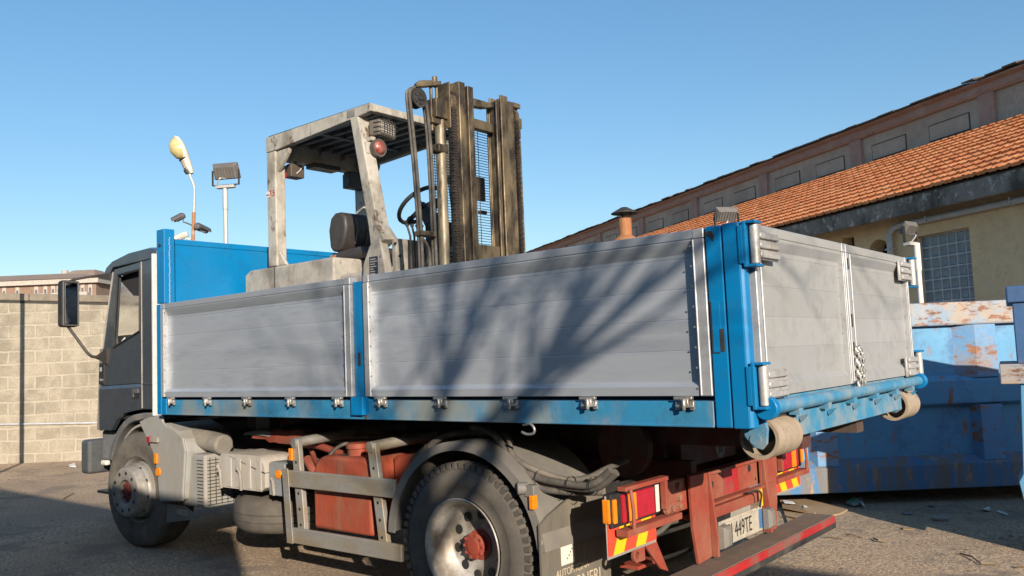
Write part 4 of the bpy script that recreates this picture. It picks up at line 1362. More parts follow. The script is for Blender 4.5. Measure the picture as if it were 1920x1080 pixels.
mb.tube(spline([(-2.5, 0.56, 0.67), (-2.42, 0.66, 0.63), (-2.40, 0.80, 0.60), (-2.36, 0.92, 0.60)], 6), 0.013, n=8)
mb.build("air_hose", M_HOSE, TK, smooth=60)

# rear mudguards and mudflaps


def rear_guard(Y, s):
    n = 30
    outer, inner = 0.588, 0.566
    mb = MB()
    rings = []
    for i in range(n + 1):
        a = radians(176 - (176 - 5) * i / n)
        sq = 1.0
        c, d = cos(a), sin(a)
        rings.append([(XR + q * c, Y(yy), ZC + q * d) for q, yy in ((outer, 0.035), (outer, 0.64), (inner, 0.64), (inner, 0.048), (inner - 0.028, 0.048), (inner - 0.028, 0.035))])
    mb.loft(rings)
    mb.build("rear_mudguard", M_MUD, TK, smooth=40)
    mb = MB().prism([(0.02, 0.20), (0.64, 0.20), (0.66, 0.72), (0.60, 0.80), (0.42, 0.80), (0.10, 0.70), (0.02, 0.66)], 'x', -2.712, -2.70) if s == 0 else MB().prism([(W - 0.02, 0.20), (W - 0.64, 0.20), (W - 0.66, 0.72), (W - 0.60, 0.80), (W - 0.42, 0.80), (W - 0.10, 0.70), (W - 0.02, 0.66)], 'x', -2.712, -2.70)
    return mb.build("mudflap", M_DUSTY if s else pm("dusty_black_mudflap", (0.125, 0.112, 0.092), (0.095, 0.087, 0.075), rough=0.85, s=3, s2=10, stretch=(3, 3, 0.6), dirt=(0.18, 0.155, 0.12), amt=0.45, ds=3, soft=0.18), TK, smooth=0)


FLAPS = []
mirror_y(lambda Y, s: FLAPS.append(rear_guard(Y, s)))
fl = FLAPS[0]
mb = MB().box(-2.6999, -2.697, 0.025, 0.635, 0.565, 0.585)
mb.build("flap_seam", M_DUSTY, fl, smooth=0)
mb = MB().box(-2.6999, -2.698, 0.185, 0.30, 0.425, 0.575)
sk = mb.build("white_sticker", M_WHT, fl, smooth=0)
mb = MB().text("IVECO", 0.032, MX(-2.6978, 0.192, 0.54), 0.0006, 'LEFT', 0.9)
mb.build("lettering", M_INK, sk, smooth=0)
mb = MB()
for k in range(4):
    mb.box(-2.6978, -2.6970, 0.235 + k * 0.014, 0.243 + k * 0.014, 0.45 + k * 0.014, 0.458 + k * 0.014)
mb.build("dot_row", M_INK, sk, smooth=0)
mb = MB().text("AUTOFFICINA", 0.054, MX(-2.6985, 0.135, 0.372), 0.0008, 'LEFT', 0.86)
mb.build("lettering", M_PALEINK, fl, smooth=0)
mb = MB()
mb.text("FALCONERI", 0.098, MX(-2.6985, 0.095, 0.282), 0.0008, 'LEFT', 0.86)
mb.build("lettering", M_PALEINK, fl, smooth=0)
# marker lamp on the mudguard
mb = MB()
mb.cyl((-2.84, 0.02, 0.835), (-2.80, 0.06, 0.835), 0.032, n=16)
mb.box(-2.80, -2.74, 0.03, 0.08, 0.795, 0.855)
ml = mb.build("marker_lamp_bracket", M_MUD, TK, smooth=40, bevel=0.004)
mb = MB().box(-2.765, -2.735, 0.018, 0.058, 0.735, 0.805)
mb.build("marker_lamp", M_AMB, ml, smooth=0, bevel=0.005)
# hydraulic hoses draped over the mudguard
HOSES = [([(-3.80, 0.25, 0.93), (-3.62, 0.25, 1.045), (-3.42, 0.25, 1.085), (-3.20, 0.27, 1.08), (-3.08, 0.28, 1.02), (-3.02, 0.24, 0.93), (-2.86, 0.20, 0.855), (-2.62, 0.18, 0.835), (-2.45, 0.18, 0.845), (-2.33, 0.18, 0.925)], 0.020),
         ([(-3.50, 0.40, 1.09), (-3.30, 0.22, 1.125), (-3.15, 0.18, 1.105), (-3.05, 0.18, 1.02), (-2.97, 0.15, 0.93), (-2.80, 0.15, 0.875), (-2.60, 0.15, 0.855), (-2.46, 0.15, 0.862), (-2.34, 0.15, 0.94)], 0.019),
         ([(-3.20, 0.30, 1.07), (-3.10, 0.24, 1.09), (-3.03, 0.20, 1.055), (-2.99, 0.17, 0.99), (-2.88, 0.16, 0.93), (-2.70, 0.24, 0.862), (-2.62, 0.34, 0.86), (-2.55, 0.42, 0.90), (-2.46, 0.50, 0.945)], 0.017),
         ([(-3.22, 0.20, 1.04), (-3.12, 0.18, 1.0), (-3.0, 0.16, 0.89), (-2.84, 0.16, 0.825), (-2.66, 0.20, 0.805), (-2.5, 0.30, 0.80)], 0.018)]
for pts, r in HOSES:
    mb = MB().tube(spline(pts, 8), r, n=10)
    ho = mb.build("hydraulic_hose", M_HOSE, TK, smooth=60)
    d = (Vector(pts[-1]) - Vector(pts[-2])).normalized()
    if pts[0][0] < -3.6:
        e = (Vector(pts[0]) - Vector(pts[1])).normalized()
        mb = MB().cyl(Vector(pts[0]) - e * 0.10, Vector(pts[0]) + e * 0.02, r + 0.010, n=12)
        mb.cyl(Vector(pts[0]) - e * 0.13, Vector(pts[0]) - e * 0.10, r + 0.005, n=8)
        mb.build("hose_fitting", M_HOSE, ho, smooth=40)
mb = MB()
for x, z in ((-2.80, 0.868), (-2.60, 0.848), (-2.46, 0.855)):
    mb.lathe([(0.046, -0.004), (0.048, 0.004)], (x, 0.165, z), 'x', 20)
mb.build("cable_tie", M_BLK, TK, smooth=0, each=True)

# hydraulic tank -------------------------------------------------------
mb = MB()
tank = [(-4.68, 0.44), (-4.10, 0.44), (-4.10, 0.82)] + arc(-4.18, 0.84, 0.08, 0, 90, 6)[1:] + [(-4.50, 0.92)] + arc(-4.54, 0.78, 0.14, 90, 180, 8)[1:]
mb.prism(tank, 'y', 0.12, 0.58)
tk = mb.build("oil_tank", M_REDT, TK, smooth=40, bevel=0.025, seg=3)
mb = MB().lathe([(0.0, 0.075), (0.052, 0.075), (0.070, 0.070), (0.074, 0.062), (0.074, 0.040), (0.066, 0.036), (0.064, -0.01), (0.066, -0.03)], (-4.36, 0.24, 0.925), 'z', 28)
mb.build("filler_cap", M_REDT, tk, smooth=40)
mb = MB()
mb.prism([(-4.46, 0.15), (-4.36, 0.15), (-4.30, 0.30), (-4.42, 0.32)], 'z', 0.9202, 0.922)
mb.build("oil_stain", pm("dried_oil_film", (0.10, 0.06, 0.04), rough=0.6), tk, smooth=0)
mb = MB()
mb.prism([(-4.09, 0.70), (-3.74, 0.70), (-3.66, 0.80), (-3.72, 0.93), (-3.88, 0.945), (-4.09, 0.915)], 'y', 0.30, 0.60)
t2 = mb.build("oil_tank_extension", M_REDT, TK, smooth=30, bevel=0.02, seg=3)
mb = MB().cyl((-3.80, 0.298, 0.875), (-3.80, 0.280, 0.875), 0.022, n=12)
mb.build("tank_plug", M_REDT, t2, smooth=40)
# red plumbing and crumpled red tarp between tank and cab
mb = MB()
mb.tube(spline([(-5.45, 0.42, 0.965), (-5.1, 0.36, 0.95), (-4.85, 0.30, 0.955), (-4.55, 0.30, 0.90)], 6), 0.026, n=8)
mb.tube(spline([(-4.95, 0.28, 0.86), (-4.86, 0.26, 0.80), (-4.80, 0.28, 0.70), (-4.76, 0.3, 0.60)], 6), 0.035, n=8)
mb.tube(spline([(-5.0, 0.35, 0.92), (-4.80, 0.25, 0.84), (-4.66, 0.2, 0.83), (-4.58, 0.25, 0.89)], 6), 0.018, n=8)
mb.build("red_pipe", M_RED, TK, smooth=60)
mb = MB().loft([[(-5.65, 0.30, 0.985), (-5.65, 0.65, 0.99), (-5.65, 0.65, 1.03), (-5.65, 0.32, 1.01)], [(-5.3, 0.26, 0.96), (-5.3, 0.62, 0.98), (-5.3, 0.62, 1.07), (-5.3, 0.30, 1.055)],
               [(-5.05, 0.24, 0.97), (-5.05, 0.62, 0.98), (-5.05, 0.62, 1.09), (-5.05, 0.28, 1.06)], [(-4.88, 0.26, 0.98), (-4.88, 0.6, 0.98), (-4.88, 0.6, 1.02), (-4.88, 0.3, 1.0)]])
bmesh.ops.subdivide_edges(mb.bm, edges=mb.bm.edges, cuts=3, use_grid_fill=True)
for v in mb.bm.verts:
    v.co += Vector((rr.uniform(-.015, .015), rr.uniform(-.012, .012), rr.uniform(-.012, .012)))
mb.build("hook_arm_joint", M_RED, TK, smooth=30)
mb = MB()
mb.box(-5.78, -5.60, 0.42, 0.52, 1.00, 1.15)
mb.build("valve_box", M_MUD, TK, smooth=0, bevel=0.006)
mb = MB().loft([[(-5.80, 0.32, 1.0), (-5.80, 0.5, 1.0), (-5.8, 0.5, 1.03), (-5.8, 0.34, 1.02)], [(-5.5, 0.28, 1.01), (-5.5, 0.5, 1.02), (-5.5, 0.5, 1.06), (-5.5, 0.30, 1.045)], [(-5.28, 0.28, 0.995), (-5.28, 0.5, 1.0), (-5.28, 0.5, 1.03), (-5.28, 0.30, 1.02)]])
mb.build("dusty_cover", M_DUSTY, TK, smooth=30)

mb = MB()
mb.tube(spline([(-5.6, 0.55, 1.02), (-5.0, 0.5, 0.99), (-4.4, 0.52, 1.01), (-3.9, 0.5, 0.985), (-3.4, 0.6, 1.04)], 6), 0.014, n=6)
mb.tube(spline([(-5.6, 0.58, 0.98), (-5.0, 0.56, 0.95), (-4.4, 0.58, 0.98), (-3.8, 0.55, 0.96)], 6), 0.011, n=6)
mb.tube(spline([(-4.66, 0.22, 0.88), (-4.62, 0.3, 0.96), (-4.5, 0.4, 0.99), (-4.3, 0.5, 0.97)], 6), 0.013, n=6)
mb.build("air_line", M_HOSE, TK, smooth=60, each=True)
mb = MB()
mb.lathe([(0.0, 0.0), (0.09, 0.004), (0.105, 0.03), (0.105, 0.46), (0.09, 0.486), (0.0, 0.49)], (-4.72, 0.66, 0.80), 'x', 24)
mb.build("air_tank", pm("cream_tank_paint", (0.40, 0.37, 0.30), (0.33, 0.30, 0.24), rough=0.6, dirt=(0.2, 0.17, 0.13), amt=0.45, ds=5), TK, smooth=40)
# side under-run guard
mb = MB()
mb.box(-4.868, -3.79, 0.035, 0.062, 0.712, 0.822)
mb.box(-4.82, -3.75, 0.035, 0.062, 0.348, 0.448)
mb.build("side_guard_rail", M_GALV, TK, smooth=0, bevel=0.006, each=True)
mb = MB().prism([(-4.895, 0.83), (-4.828, 0.835), (-4.785, 0.345), (-4.852, 0.345)], 'y', 0.028, 0.033)
mb.build("side_guard_end", M_GALV, TK, smooth=0, bevel=0.003)
for xa, xb in ((-4.80, -4.735), (-4.03, -3.93)):
    mb = MB()
    mb.loft([[(xa - 0.035, 0.064, 1.03), (xa + 0.040, 0.064, 1.03), (xa + 0.040, 0.10, 1.03), (xa - 0.035, 0.10, 1.03)], [(xb - 0.035, 0.064, 0.35), (xb + 0.040, 0.064, 0.35), (xb + 0.040, 0.10, 0.35), (xb - 0.035, 0.10, 0.35)]])
    br_ = mb.build("guard_bracket", M_GALV, TK, smooth=0, bevel=0.004)
    mb = MB()
    for k in range(6):
        t = 0.08 + k * 0.15
        mb.cyl((xa + (xb - xa) * t + 0.002, 0.0645, 1.03 - 0.68 * t), (xa + (xb - xa) * t + 0.002, 0.0625, 1.03 - 0.68 * t), 0.010, n=10)
    mb.build("slot_hole", M_BLK, br_, smooth=0, each=True)
    mb = MB().tube([(xa, 0.055, 1.0), (xa + 0.03, 0.28, 1.015), (xa + 0.06, 0.56, 1.03)], 0.034, n=14)
    mb.build("bracket_tube", M_GALV, br_, smooth=50)
mb = MB().box(-4.842, -4.806, 0.046, 0.062, 0.885, 0.965)
mb.build("side_reflector", M_AMB, TK, smooth=0, bevel=0.004)

# spare wheel slung flat
SPX, SPY, SPZ = -5.55, 0.62, 0.44
mb = MB().lathe([(0.10, 0.12), (0.25, 0.12), (0.262, 0.125), (0.28, 0.130), (0.36, 0.138), (0.42, 0.118), (0.452, 0.090), (0.464, 0.055), (0.466, 0.01), (0.458, 0.005), (0.466, 0.0), (0.466, -0.045), (0.458, -0.05), (0.466, -0.055), (0.460, -0.09), (0.43, -0.125), (0.36, -0.14), (0.28, -0.13), (0.10, -0.12)], (SPX, SPY, SPZ), 'z', 64, close=True)
sp_ = mb.build("spare_wheel", M_RUB, TK, smooth=40)
mb = MB().cyl((SPX, SPY, SPZ - 0.1), (SPX, SPY, 0.70), 0.06, n=16)
mb.build("spare_wheel_carrier", M_RED, TK, smooth=40)
# battery cover
mb = MB()
cov = [(-5.83, 0.655), (-5.815, 0.635), (-5.28, 0.635), (-5.24, 0.665), (-5.24, 0.77)] + arc(-5.36, 0.765, 0.12, 0, 90, 6) + [(-5.76, 0.885)] + arc(-5.77, 0.825, 0.06, 90, 180, 5)
mb.prism(cov, 'y', 0.13, 0.52)
bc = mb.build("battery_cover", M_BATT, TK, smooth=40, bevel=0.03, seg=3)
mb = MB()
for x in (-5.72, -5.60, -5.47, -5.34):
    mb.prism([(x, 0.645), (x + 0.06, 0.645), (x + 0.06, 0.855), (x, 0.855)], 'y', 0.124, 0.131)
mb.build("cover_rib", M_BATT, bc, smooth=0, bevel=0.008, seg=2, each=True)
for x in (-5.76, -5.50):
    mb = MB().tube([(x - 0.035, 0.10, 0.79), (x, 0.095, 0.76), (x + 0.005, 0.098, 0.70), (x, 0.105, 0.635)], 0.012, n=8)
    mb.sphere((x - 0.035, 0.10, 0.79), 0.018, u=8, v=6)
    mb.build("rubber_strap", M_DUSTY, bc, smooth=60)
mb = MB().box(-5.22, -5.035, 0.15, 0.165, 0.615, 0.84)
mb.box(-5.22, -5.02, 0.165, 0.45, 0.835, 0.845)
bk = mb.build("reflector_bracket", pm("blue_grey_plate_paint", (0.235, 0.25, 0.26), (0.20, 0.21, 0.215), rough=0.6, s=4, s2=12, dirt=(0.27, 0.24, 0.20), amt=0.4, ds=4), TK, smooth=0, bevel=0.004)
mb = MB().cyl((-5.10, 0.149, 0.765), (-5.10, 0.138, 0.765), 0.030, n=20)
mb.build("round_reflector", M_AMB, bk, smooth=40)
mb = MB().tube([(-5.17, 0.135, 0.735), (-5.145, 0.13, 0.71), (-5.14, 0.135, 0.62)], 0.012, n=8)
mb.build("rubber_strap", M_DUSTY, bk, smooth=60)

# air filter box with louvred rear face, and silencer above it
mb = MB().box(-6.37, -6.03, 0.13, 0.52, 0.455, 0.862)
ab = mb.build("air_filter_box", M_GREYP, TK, smooth=0, bevel=0.02, seg=3)
mb = MB()
for k in range(14):
    z = 0.478 + k * 0.026
    mb.box(-6.029, -6.022, 0.15, 0.50, z, z + 0.004)
    mb.box(-6.13, -6.05, 0.122, 0.129, z, z + 0.004)
for k in range(7):
    y = 0.17 + k * 0.05
    mb.box(-6.029, -6.023, y, y + 0.004, 0.475, 0.835)
mb.build("louvre_slot", M_GROOVE, ab, smooth=0)
mb = MB().box(-6.00, -5.86, 0.28, 0.55, 0.66, 0.87)
mb.build("bracket_shelf", M_GREYP, TK, smooth=0, bevel=0.015)
mb = MB().lathe([(0.0, 0.0), (0.068, 0.0), (0.078, 0.01), (0.08, 0.03), (0.08, 0.44), (0.0, 0.44)], (0, 0, 0), 'x', 28)
for v in mb.bm.verts:
    v.co = Tr(-5.96, 0.26, 0.925) @ Rz(pi) @ Ry(-0.14) @ v.co
mb.build("silencer", pm("dusty_silencer_metal", (0.19, 0.175, 0.155), (0.155, 0.145, 0.13), rough=0.7, dirt=(0.26, 0.235, 0.195), amt=0.45, ds=4), TK, smooth=40)

# front wheel rear mudguard
skirt = [(-6.94, 1.106), (-6.80, 1.14), (-6.66, 1.155), (-6.557, 1.160), (-6.555, 1.113), (-6.491, 1.075), (-6.35, 1.045), (-6.25, 0.99), (-6.215, 0.89), (-6.26, 0.50), (-6.61, 0.475), (-6.649, 0.697), (-6.707, 0.852), (-6.81, 0.965), (-6.907, 1.063)]
mb = MB().prism(skirt, 'y', 0.072, 0.092)
mb.prism([(-6.55, 1.10), (-6.35, 1.04), (-6.26, 0.98), (-6.22, 0.88), (-6.27, 0.51), (-6.50, 0.51), (-6.50, 0.98)], 'y', 0.0925, 0.50)
fm = mb.build("cab_rear_mudguard", M_GREYP, TK, smooth=0, bevel=0.012, seg=2)
mb = MB().box(-6.715, -6.60, 0.048, 0.071, 0.945, 0.985)
mb.build("marker_lamp_mount", M_DUSTY, fm, smooth=0, bevel=0.004)
mb = MB().box(-6.76, -6.716, 0.044, 0.071, 0.940, 0.990)
mb.build("red_marker_lamp", M_REDL, fm, smooth=0, bevel=0.005)
mb = MB().box(-6.665, -6.62, 0.054, 0.071, 0.775, 0.855)
mb.build("amber_marker_lamp", M_AMB, fm, smooth=0, bevel=0.005)
mb = MB().cyl((-6.615, 0.071, 0.71), (-6.615, 0.058, 0.71), 0.032, n=20)
mb.build("round_reflector", M_AMB, fm, smooth=40)
mb = MB().prism([(-6.60, 0.30), (-6.10, 0.375), (-6.32, 0.455), (-6.58, 0.455)], 'y', 0.12, 0.132)
ff = mb.build("front_mudflap", M_MUD, TK, smooth=0)
mb = MB().text("IVECO", 0.058, MYn(-6.43, 0.119, 0.385), 0.0008)
mb.build("lettering", M_PALEINK, ff, smooth=0)

# cab ------------------------------------------------------------------
YC = 0.16
cabz = pm("cab_interior", (0.02, 0.02, 0.021), rough=0.85)


def cab_side(Y, s):
    # outline of the side with the window cut out, as strips around it
    A = [(-6.80, 2.53), (-7.30, 2.525), (-7.56, 2.495), (-7.66, 2.43)]
    t = 0.03
    fr = lambda z: -8.02 + (0.0 if z < 1.55 else (z - 1.55) * 0.305)         # front edge line
    dx = lambda z: fr(z) + 0.19                                              # door front edge
    rear, seam = -6.80, -7.045
    w = [(-7.48, 2.385), (-7.075, 2.395), (-7.085, 1.865), (-7.56, 1.745)]     # window opening
    Y0, Y1 = Y(YC), Y(YC + t)
    door = MB()
    door.prism([(dx(2.44) + 0.01, 2.44), (seam - 0.006, 2.462), (seam - 0.006, 2.397), (w[0][0], w[0][1])], 'y', Y0, Y1)
    door.prism([(w[1][0], w[1][1] + 0.0), (seam - 0.006, 2.397), (seam - 0.006, 1.87), (w[2][0], w[2][1])], 'y', Y0, Y1)
    door.prism([(dx(2.44) + 0.01, 2.44), (w[0][0], w[0][1]), (w[3][0], w[3][1]), (dx(1.74), 1.74)], 'y', Y0, Y1)
    door.prism([(dx(1.74), 1.74), (w[3][0], w[3][1]), (w[2][0], w[2][1]), (seam - 0.006, 1.87), (seam - 0.006, 1.422), (dx(1.40), 1.405)], 'y', Y0, Y1)
    d = door.build("cab_door", M_CAB, TK, smooth=20)
    mb = MB().loft([[(dx(1.40), Y0, 1.400), (seam - 0.006, Y0, 1.417), (seam - 0.006, Y1, 1.417), (dx(1.4), Y1, 1.400)],
                    [(dx(1.3), Y(YC - 0.012), 1.372), (seam - 0.006, Y(YC - 0.012), 1.388), (seam - 0.006, Y1, 1.388), (dx(1.3), Y1, 1.372)],
                    [(dx(1.2), Y(YC - 0.010), 1.24), (seam - 0.006, Y(YC - 0.010), 1.24), (seam - 0.006, Y1, 1.24), (dx(1.2), Y1, 1.24)]])
    mb.prism([(dx(1.2), 1.2395), (seam - 0.006, 1.2395), (seam - 0.006, 1.20), (-7.20, 1.185), (-7.36, 1.165), (-7.50, 1.105), (-7.60, 1.01), (dx(1.0), 1.01)], 'y', Y(YC - 0.010), Y1)
    mb.build("door_lower_skin", M_CAB, d, smooth=20)
    mb = MB().box(-7.20, -7.09, Y(YC - 0.022), Y(YC - 0.010), 1.335, 1.375)
    mb.box(-7.20, -7.175, Y(YC - 0.018), Y(YC - 0.010), 1.30, 1.335)
    mb.build("door_handle", pm("handle_grey_plastic", (0.10, 0.10, 0.105), rough=0.45), d, smooth=0, bevel=0.006)
    mb = MB().box(-7.21, -7.08, Y(YC - 0.0115), Y(YC - 0.0098), 1.285, 1.385)
    mb.build("handle_recess", M_BLK, d, smooth=0)
    # window seal and front divider
    mb = MB()
    seal = [(-7.48, 2.385), (-7.075, 2.395), (-7.085, 1.865), (-7.56, 1.745), (-7.48, 2.385)]
    for a, b in zip(seal, seal[1:]):
        mb.tube([(a[0], Y(YC - 0.002), a[1]), (b[0], Y(YC - 0.002), b[1])], 0.011, n=6)
    mb.build("window_seal", M_BLK, d, smooth=0)
    mb = MB().tube([(dx(2.42), Y(YC - 0.004), 2.42), (dx(1.74) - 0.0, Y(YC - 0.004), 1.74)], 0.008, n=6)
    mb.build("door_edge_strip", pm("pale_door_seal", (0.30, 0.29, 0.275), rough=0.5), d, smooth=40)
    # inward-curving corner panel between the door and the windscreen
    mb = MB()
    for z0, z1 in ((1.745, 2.42),):
        mb.loft([[(dx(z0) - 0.008, Y(YC + 0.002), z0), (fr(z0), Y(YC + 0.075), z0), (fr(z0) + 0.02, Y(YC + 0.10), z0), (dx(z0) - 0.008, Y(YC + 0.03), z0)],
                 [(dx(z1) - 0.008, Y(YC + 0.002), z1), (fr(z1), Y(YC + 0.075), z1), (fr(z1) + 0.02, Y(YC + 0.10), z1), (dx(z1) - 0.008, Y(YC + 0.03), z1)]])
    mb.build("corner_pillar", pm("pillar_gloss_panel", (0.030, 0.042, 0.055), (0.024, 0.034, 0.045), rough=0.2, coat=0.5), TK, smooth=0)
    mb = MB()
    z0, z1 = 1.00, 1.742
    mb.loft([[(dx(z0) - 0.008, Y(YC + 0.002), z0), (fr(z0), Y(YC + 0.055), z0), (fr(z0) + 0.02, Y(YC + 0.10), z0), (dx(z0) - 0.008, Y(YC + 0.03), z0)],
             [(dx(z1) - 0.008, Y(YC + 0.002), z1), (fr(z1), Y(YC + 0.055), z1), (fr(z1) + 0.02, Y(YC + 0.10), z1), (dx(z1) - 0.008, Y(YC + 0.03), z1)]])
    cp = mb.build("corner_panel", M_CAB, TK, smooth=0)
    mb = MB().prism([(-7.835, 1.42), (-7.735, 1.42), (-7.725, 1.61), (-7.825, 1.61)], 'y', Y(YC - 0.014), Y(YC + 0.02))
    vn = mb.build("black_vent_panel", M_BLK, TK, smooth=0, bevel=0.004)
    mb = MB().box(-7.805, -7.77, Y(YC - 0.0165), Y(YC - 0.014), 1.535, 1.572)
    mb.text("Euro", 0.035, MYn(-7.81, Y(YC - 0.015), 1.45), 0.0006) if s == 0 else None
    mb.build("sticker", pm("pale_blue_sticker", (0.42, 0.45, 0.48), rough=0.6), vn, smooth=0)
    # rear quarter
    mb = MB().prism([(seam, 2.462), (rear, 2.47), (rear, 1.20), (seam, 1.20)], 'y', Y(YC - 0.004), Y(YC + t))
    q = mb.build("rear_quarter", M_CAB, TK, smooth=0, bevel=0.006)
    mb = MB().box(seam + 0.004, rear - 0.002, Y(YC - 0.010), Y(YC - 0.004), 1.405, 1.42)
    mb.build("quarter_crease", M_CAB, q, smooth=0, bevel=0.003)
    mb = MB().tube([(seam - 0.001, Y(YC - 0.005), 2.46), (seam - 0.001, Y(YC - 0.005), 1.21)], 0.0065, n=6)
    mb.build("seam_highlight_strip", pm("pale_door_seal", (0.30, 0.29, 0.275)), q, smooth=40)
    mb = MB().box(seam - 0.0055, seam - 0.0005, Y(YC + 0.001), Y(YC + 0.02), 1.20, 2.46)
    mb.build("door_gap", M_BLK, d, smooth=0)
    # wheel-arch lip
    pts = [(XF + r_ * cos(radians(a)), ZF + 0.03 + r_ * sin(radians(a)) * 1.0) for r_, a in [(0.60, 160 - k * 8.5) for k in range(12)]]
    lip = [(p_[0], min(p_[1], 1.172)) for p_ in pts]
    lip = [p_ for p_ in lip if p_[0] < -7.02] + [(-6.98, 1.172), (-6.80, 1.172)]
    rings = []
    for i, (x, z) in enumerate(lip):
        c = Vector((XF - x, 0, ZF - z)).normalized()
        ii = 0.055
        x2, z2 = (x + c.x * ii, z + c.z * ii) if i < len(lip) - 1 else (x, z - 0.06)
        rings.append([(x, Y(YC - 0.035), z), (x, Y(YC + 0.30), z + 0.004), (x2, Y(YC + 0.30), z2), (x2, Y(YC - 0.035), z2)])
    mb = MB().loft(rings)
    mb.build("wheel_arch", pm("arch_grey_plastic", (0.125, 0.125, 0.125), (0.10, 0.10, 0.102), rough=0.5, dirt=(0.21, 0.19, 0.165), amt=0.42, ds=4), TK, smooth=40, bevel=0.008)
    mb = MB()
    n = 16
    rings = []
    for i in range(n + 1):
        a = radians(185 - 125 * i / n)
        rings.append([(XF + q_ * cos(a), Y(yy), ZF + q_ * sin(a)) for q_, yy in ((0.545, 0.17), (0.545, 0.62), (0.525, 0.62), (0.525, 0.17))])
    mb.loft(rings)
    mb.build("inner_wing", M_DUSTY, TK, smooth=40)
    # mirrors
    mx, my = -8.06, YC - 0.185
    mb = MB()
    mb.box(-0.05, 0.05, -0.080, 0.080, -0.215, 0.215)
    Mm = Tr(mx, Y(my), 2.165) @ Rz(0.10 if s == 0 else -0.10)
    mr = mb.build("mirror", M_BLK, TK, smooth=40, bevel=0.03, seg=3, M=Mm)
    mb = MB().box(0.0505, 0.056, -0.058, 0.058, -0.188, 0.188)
    mb.build("mirror_glass", M_MIRG, mr, smooth=0, bevel=0.002, M=Mm)
    mb = MB()
    for a, b in (((-0.068, -0.20), (-0.068, 0.20)), ((0.068, -0.20), (0.068, 0.20)), ((-0.068, -0.20), (0.068, -0.20)), ((-0.068, 0.20), (0.068, 0.20))):
        mb.tube([(0.049, a[0], a[1]), (0.049, b[0], b[1])], 0.0075, n=6)
    mb.build("mirror_rim", pm("mirror_trim", (0.10, 0.095, 0.09), rough=0.5), mr, smooth=40, M=Mm)
    mb = MB().tube(spline([(mx, Y(my), 2.365), (mx + 0.06, Y(my + 0.03), 2.385), (-7.86, Y(YC - 0.03), 2.41), (-7.72, Y(YC - 0.012), 2.39)], 5), 0.012, n=8)
    mb.loft([[(-7.82, Y(YC - 0.03), 2.42), (-7.82, Y(YC - 0.015), 2.42), (-7.82, Y(YC - 0.015), 2.395), (-7.82, Y(YC - 0.03), 2.395)], [(-7.60, Y(YC - 0.02), 2.415), (-7.60, Y(YC + 0.01), 2.415), (-7.60, Y(YC + 0.01), 2.35), (-7.60, Y(YC - 0.02), 2.35)]])
    ARM = pm("brown_black_arm_paint", (0.045, 0.038, 0.033), rough=0.6)
    mb.build("mirror_arm", ARM, TK, smooth=40)
    mb = MB()
    mb.tube(spline([(mx, Y(my), 1.955), (mx + 0.06, Y(my + 0.04), 1.86), (mx + 0.16, Y(my + 0.12), 1.69), (-7.80, Y(YC - 0.02), 1.665)], 5), 0.014, n=8)
    mb.loft([[(-7.86, Y(YC - 0.03), 1.675), (-7.86, Y(YC - 0.01), 1.675), (-7.86, Y(YC - 0.01), 1.655), (-7.86, Y(YC - 0.03), 1.655)], [(-7.66, Y(YC - 0.022), 1.74), (-7.66, Y(YC), 1.74), (-7.66, Y(YC), 1.60), (-7.66, Y(YC - 0.022), 1.60)]])
    mb.build("mirror_arm", pm("brown_black_arm_paint", (0.045, 0.038, 0.033), rough=0.6), TK, smooth=40)


mirror_y(cab_side)
mb = MB()
roof = [(-6.80, 2.4705), (-6.80, 2.545), (-6.95, 2.575), (-7.30, 2.57), (-7.60, 2.53), (-7.71, 2.475), (-7.755, 2.425), (-7.66, 2.40), (-7.58, 2.4635)]
rings = []
for y, dz in ((YC + 0.0, -0.012), (YC + 0.03, 0.0), (0.5, 0.035), (1.26, 0.05), (W - 0.5, 0.035), (W - YC - 0.03, 0.0), (W - YC, -0.012)):
    rings.append([(x, y, z + (dz if i in (1, 2, 3, 4) else 0)) for i, (x, z) in enumerate(roof)])
mb.loft(rings)
mb.build("cab_roof", M_CAB, TK, smooth=40, bevel=0.006)
mb = MB().box(-6.797, -6.77, 0.112, W - 0.112, 1.15, 2.50)
mb.build("cab_back", M_CABW, TK, smooth=0, bevel=0.006)  # painted white in place of sunlit grey
mb = MB()
mb.loft([[(-8.01, YC + 0.08, 1.0), (-8.01, W - YC - 0.08, 1.0), (-7.90, W - YC - 0.08, 1.0), (-7.90, YC + 0.08, 1.0)], [(-8.02, YC + 0.08, 1.62), (-8.02, W - YC - 0.08, 1.62), (-7.90, W - YC - 0.08, 1.62), (-7.90, YC + 0.08, 1.62)]])
mb.build("front_panel", M_CAB, TK, smooth=0)
glass = pm("cab_glass", (0.9, 0.93, 0.95), (0.9, 0.93, 0.95), rough=0.02, trans=1.0)
mb = MB().loft([[(-7.99, YC + 0.09, 1.625), (-7.99, W - YC - 0.09, 1.625), (-7.983, W - YC - 0.09, 1.625), (-7.983, YC + 0.09, 1.625)], [(-7.76, YC + 0.09, 2.42), (-7.76, W - YC - 0.09, 2.42), (-7.753, W - YC - 0.09, 2.42), (-7.753, YC + 0.09, 2.42)]])
mb.build("windscreen", glass, TK, smooth=0)
mb = MB()
mb.box(-7.88, -6.82, YC + 0.04, W - YC - 0.04, 1.10, 1.14)
mb.box(-7.88, -7.55, YC + 0.10, W - YC - 0.10, 1.141, 1.70)
mb.box(-7.25, -6.86, YC + 0.20, YC + 0.72, 1.141, 1.55)
mb.box(-6.98, -6.84, YC + 0.20, YC + 0.72, 1.551, 1.80)
mb.build("cab_interior_trim", cabz, TK, smooth=0, bevel=0.03)
mb = MB().prism([(-7.62, 2.38), (-6.82, 2.40), (-6.82, 2.17), (-7.32, 2.19)], 'y', YC + 0.06, W - YC - 0.06)
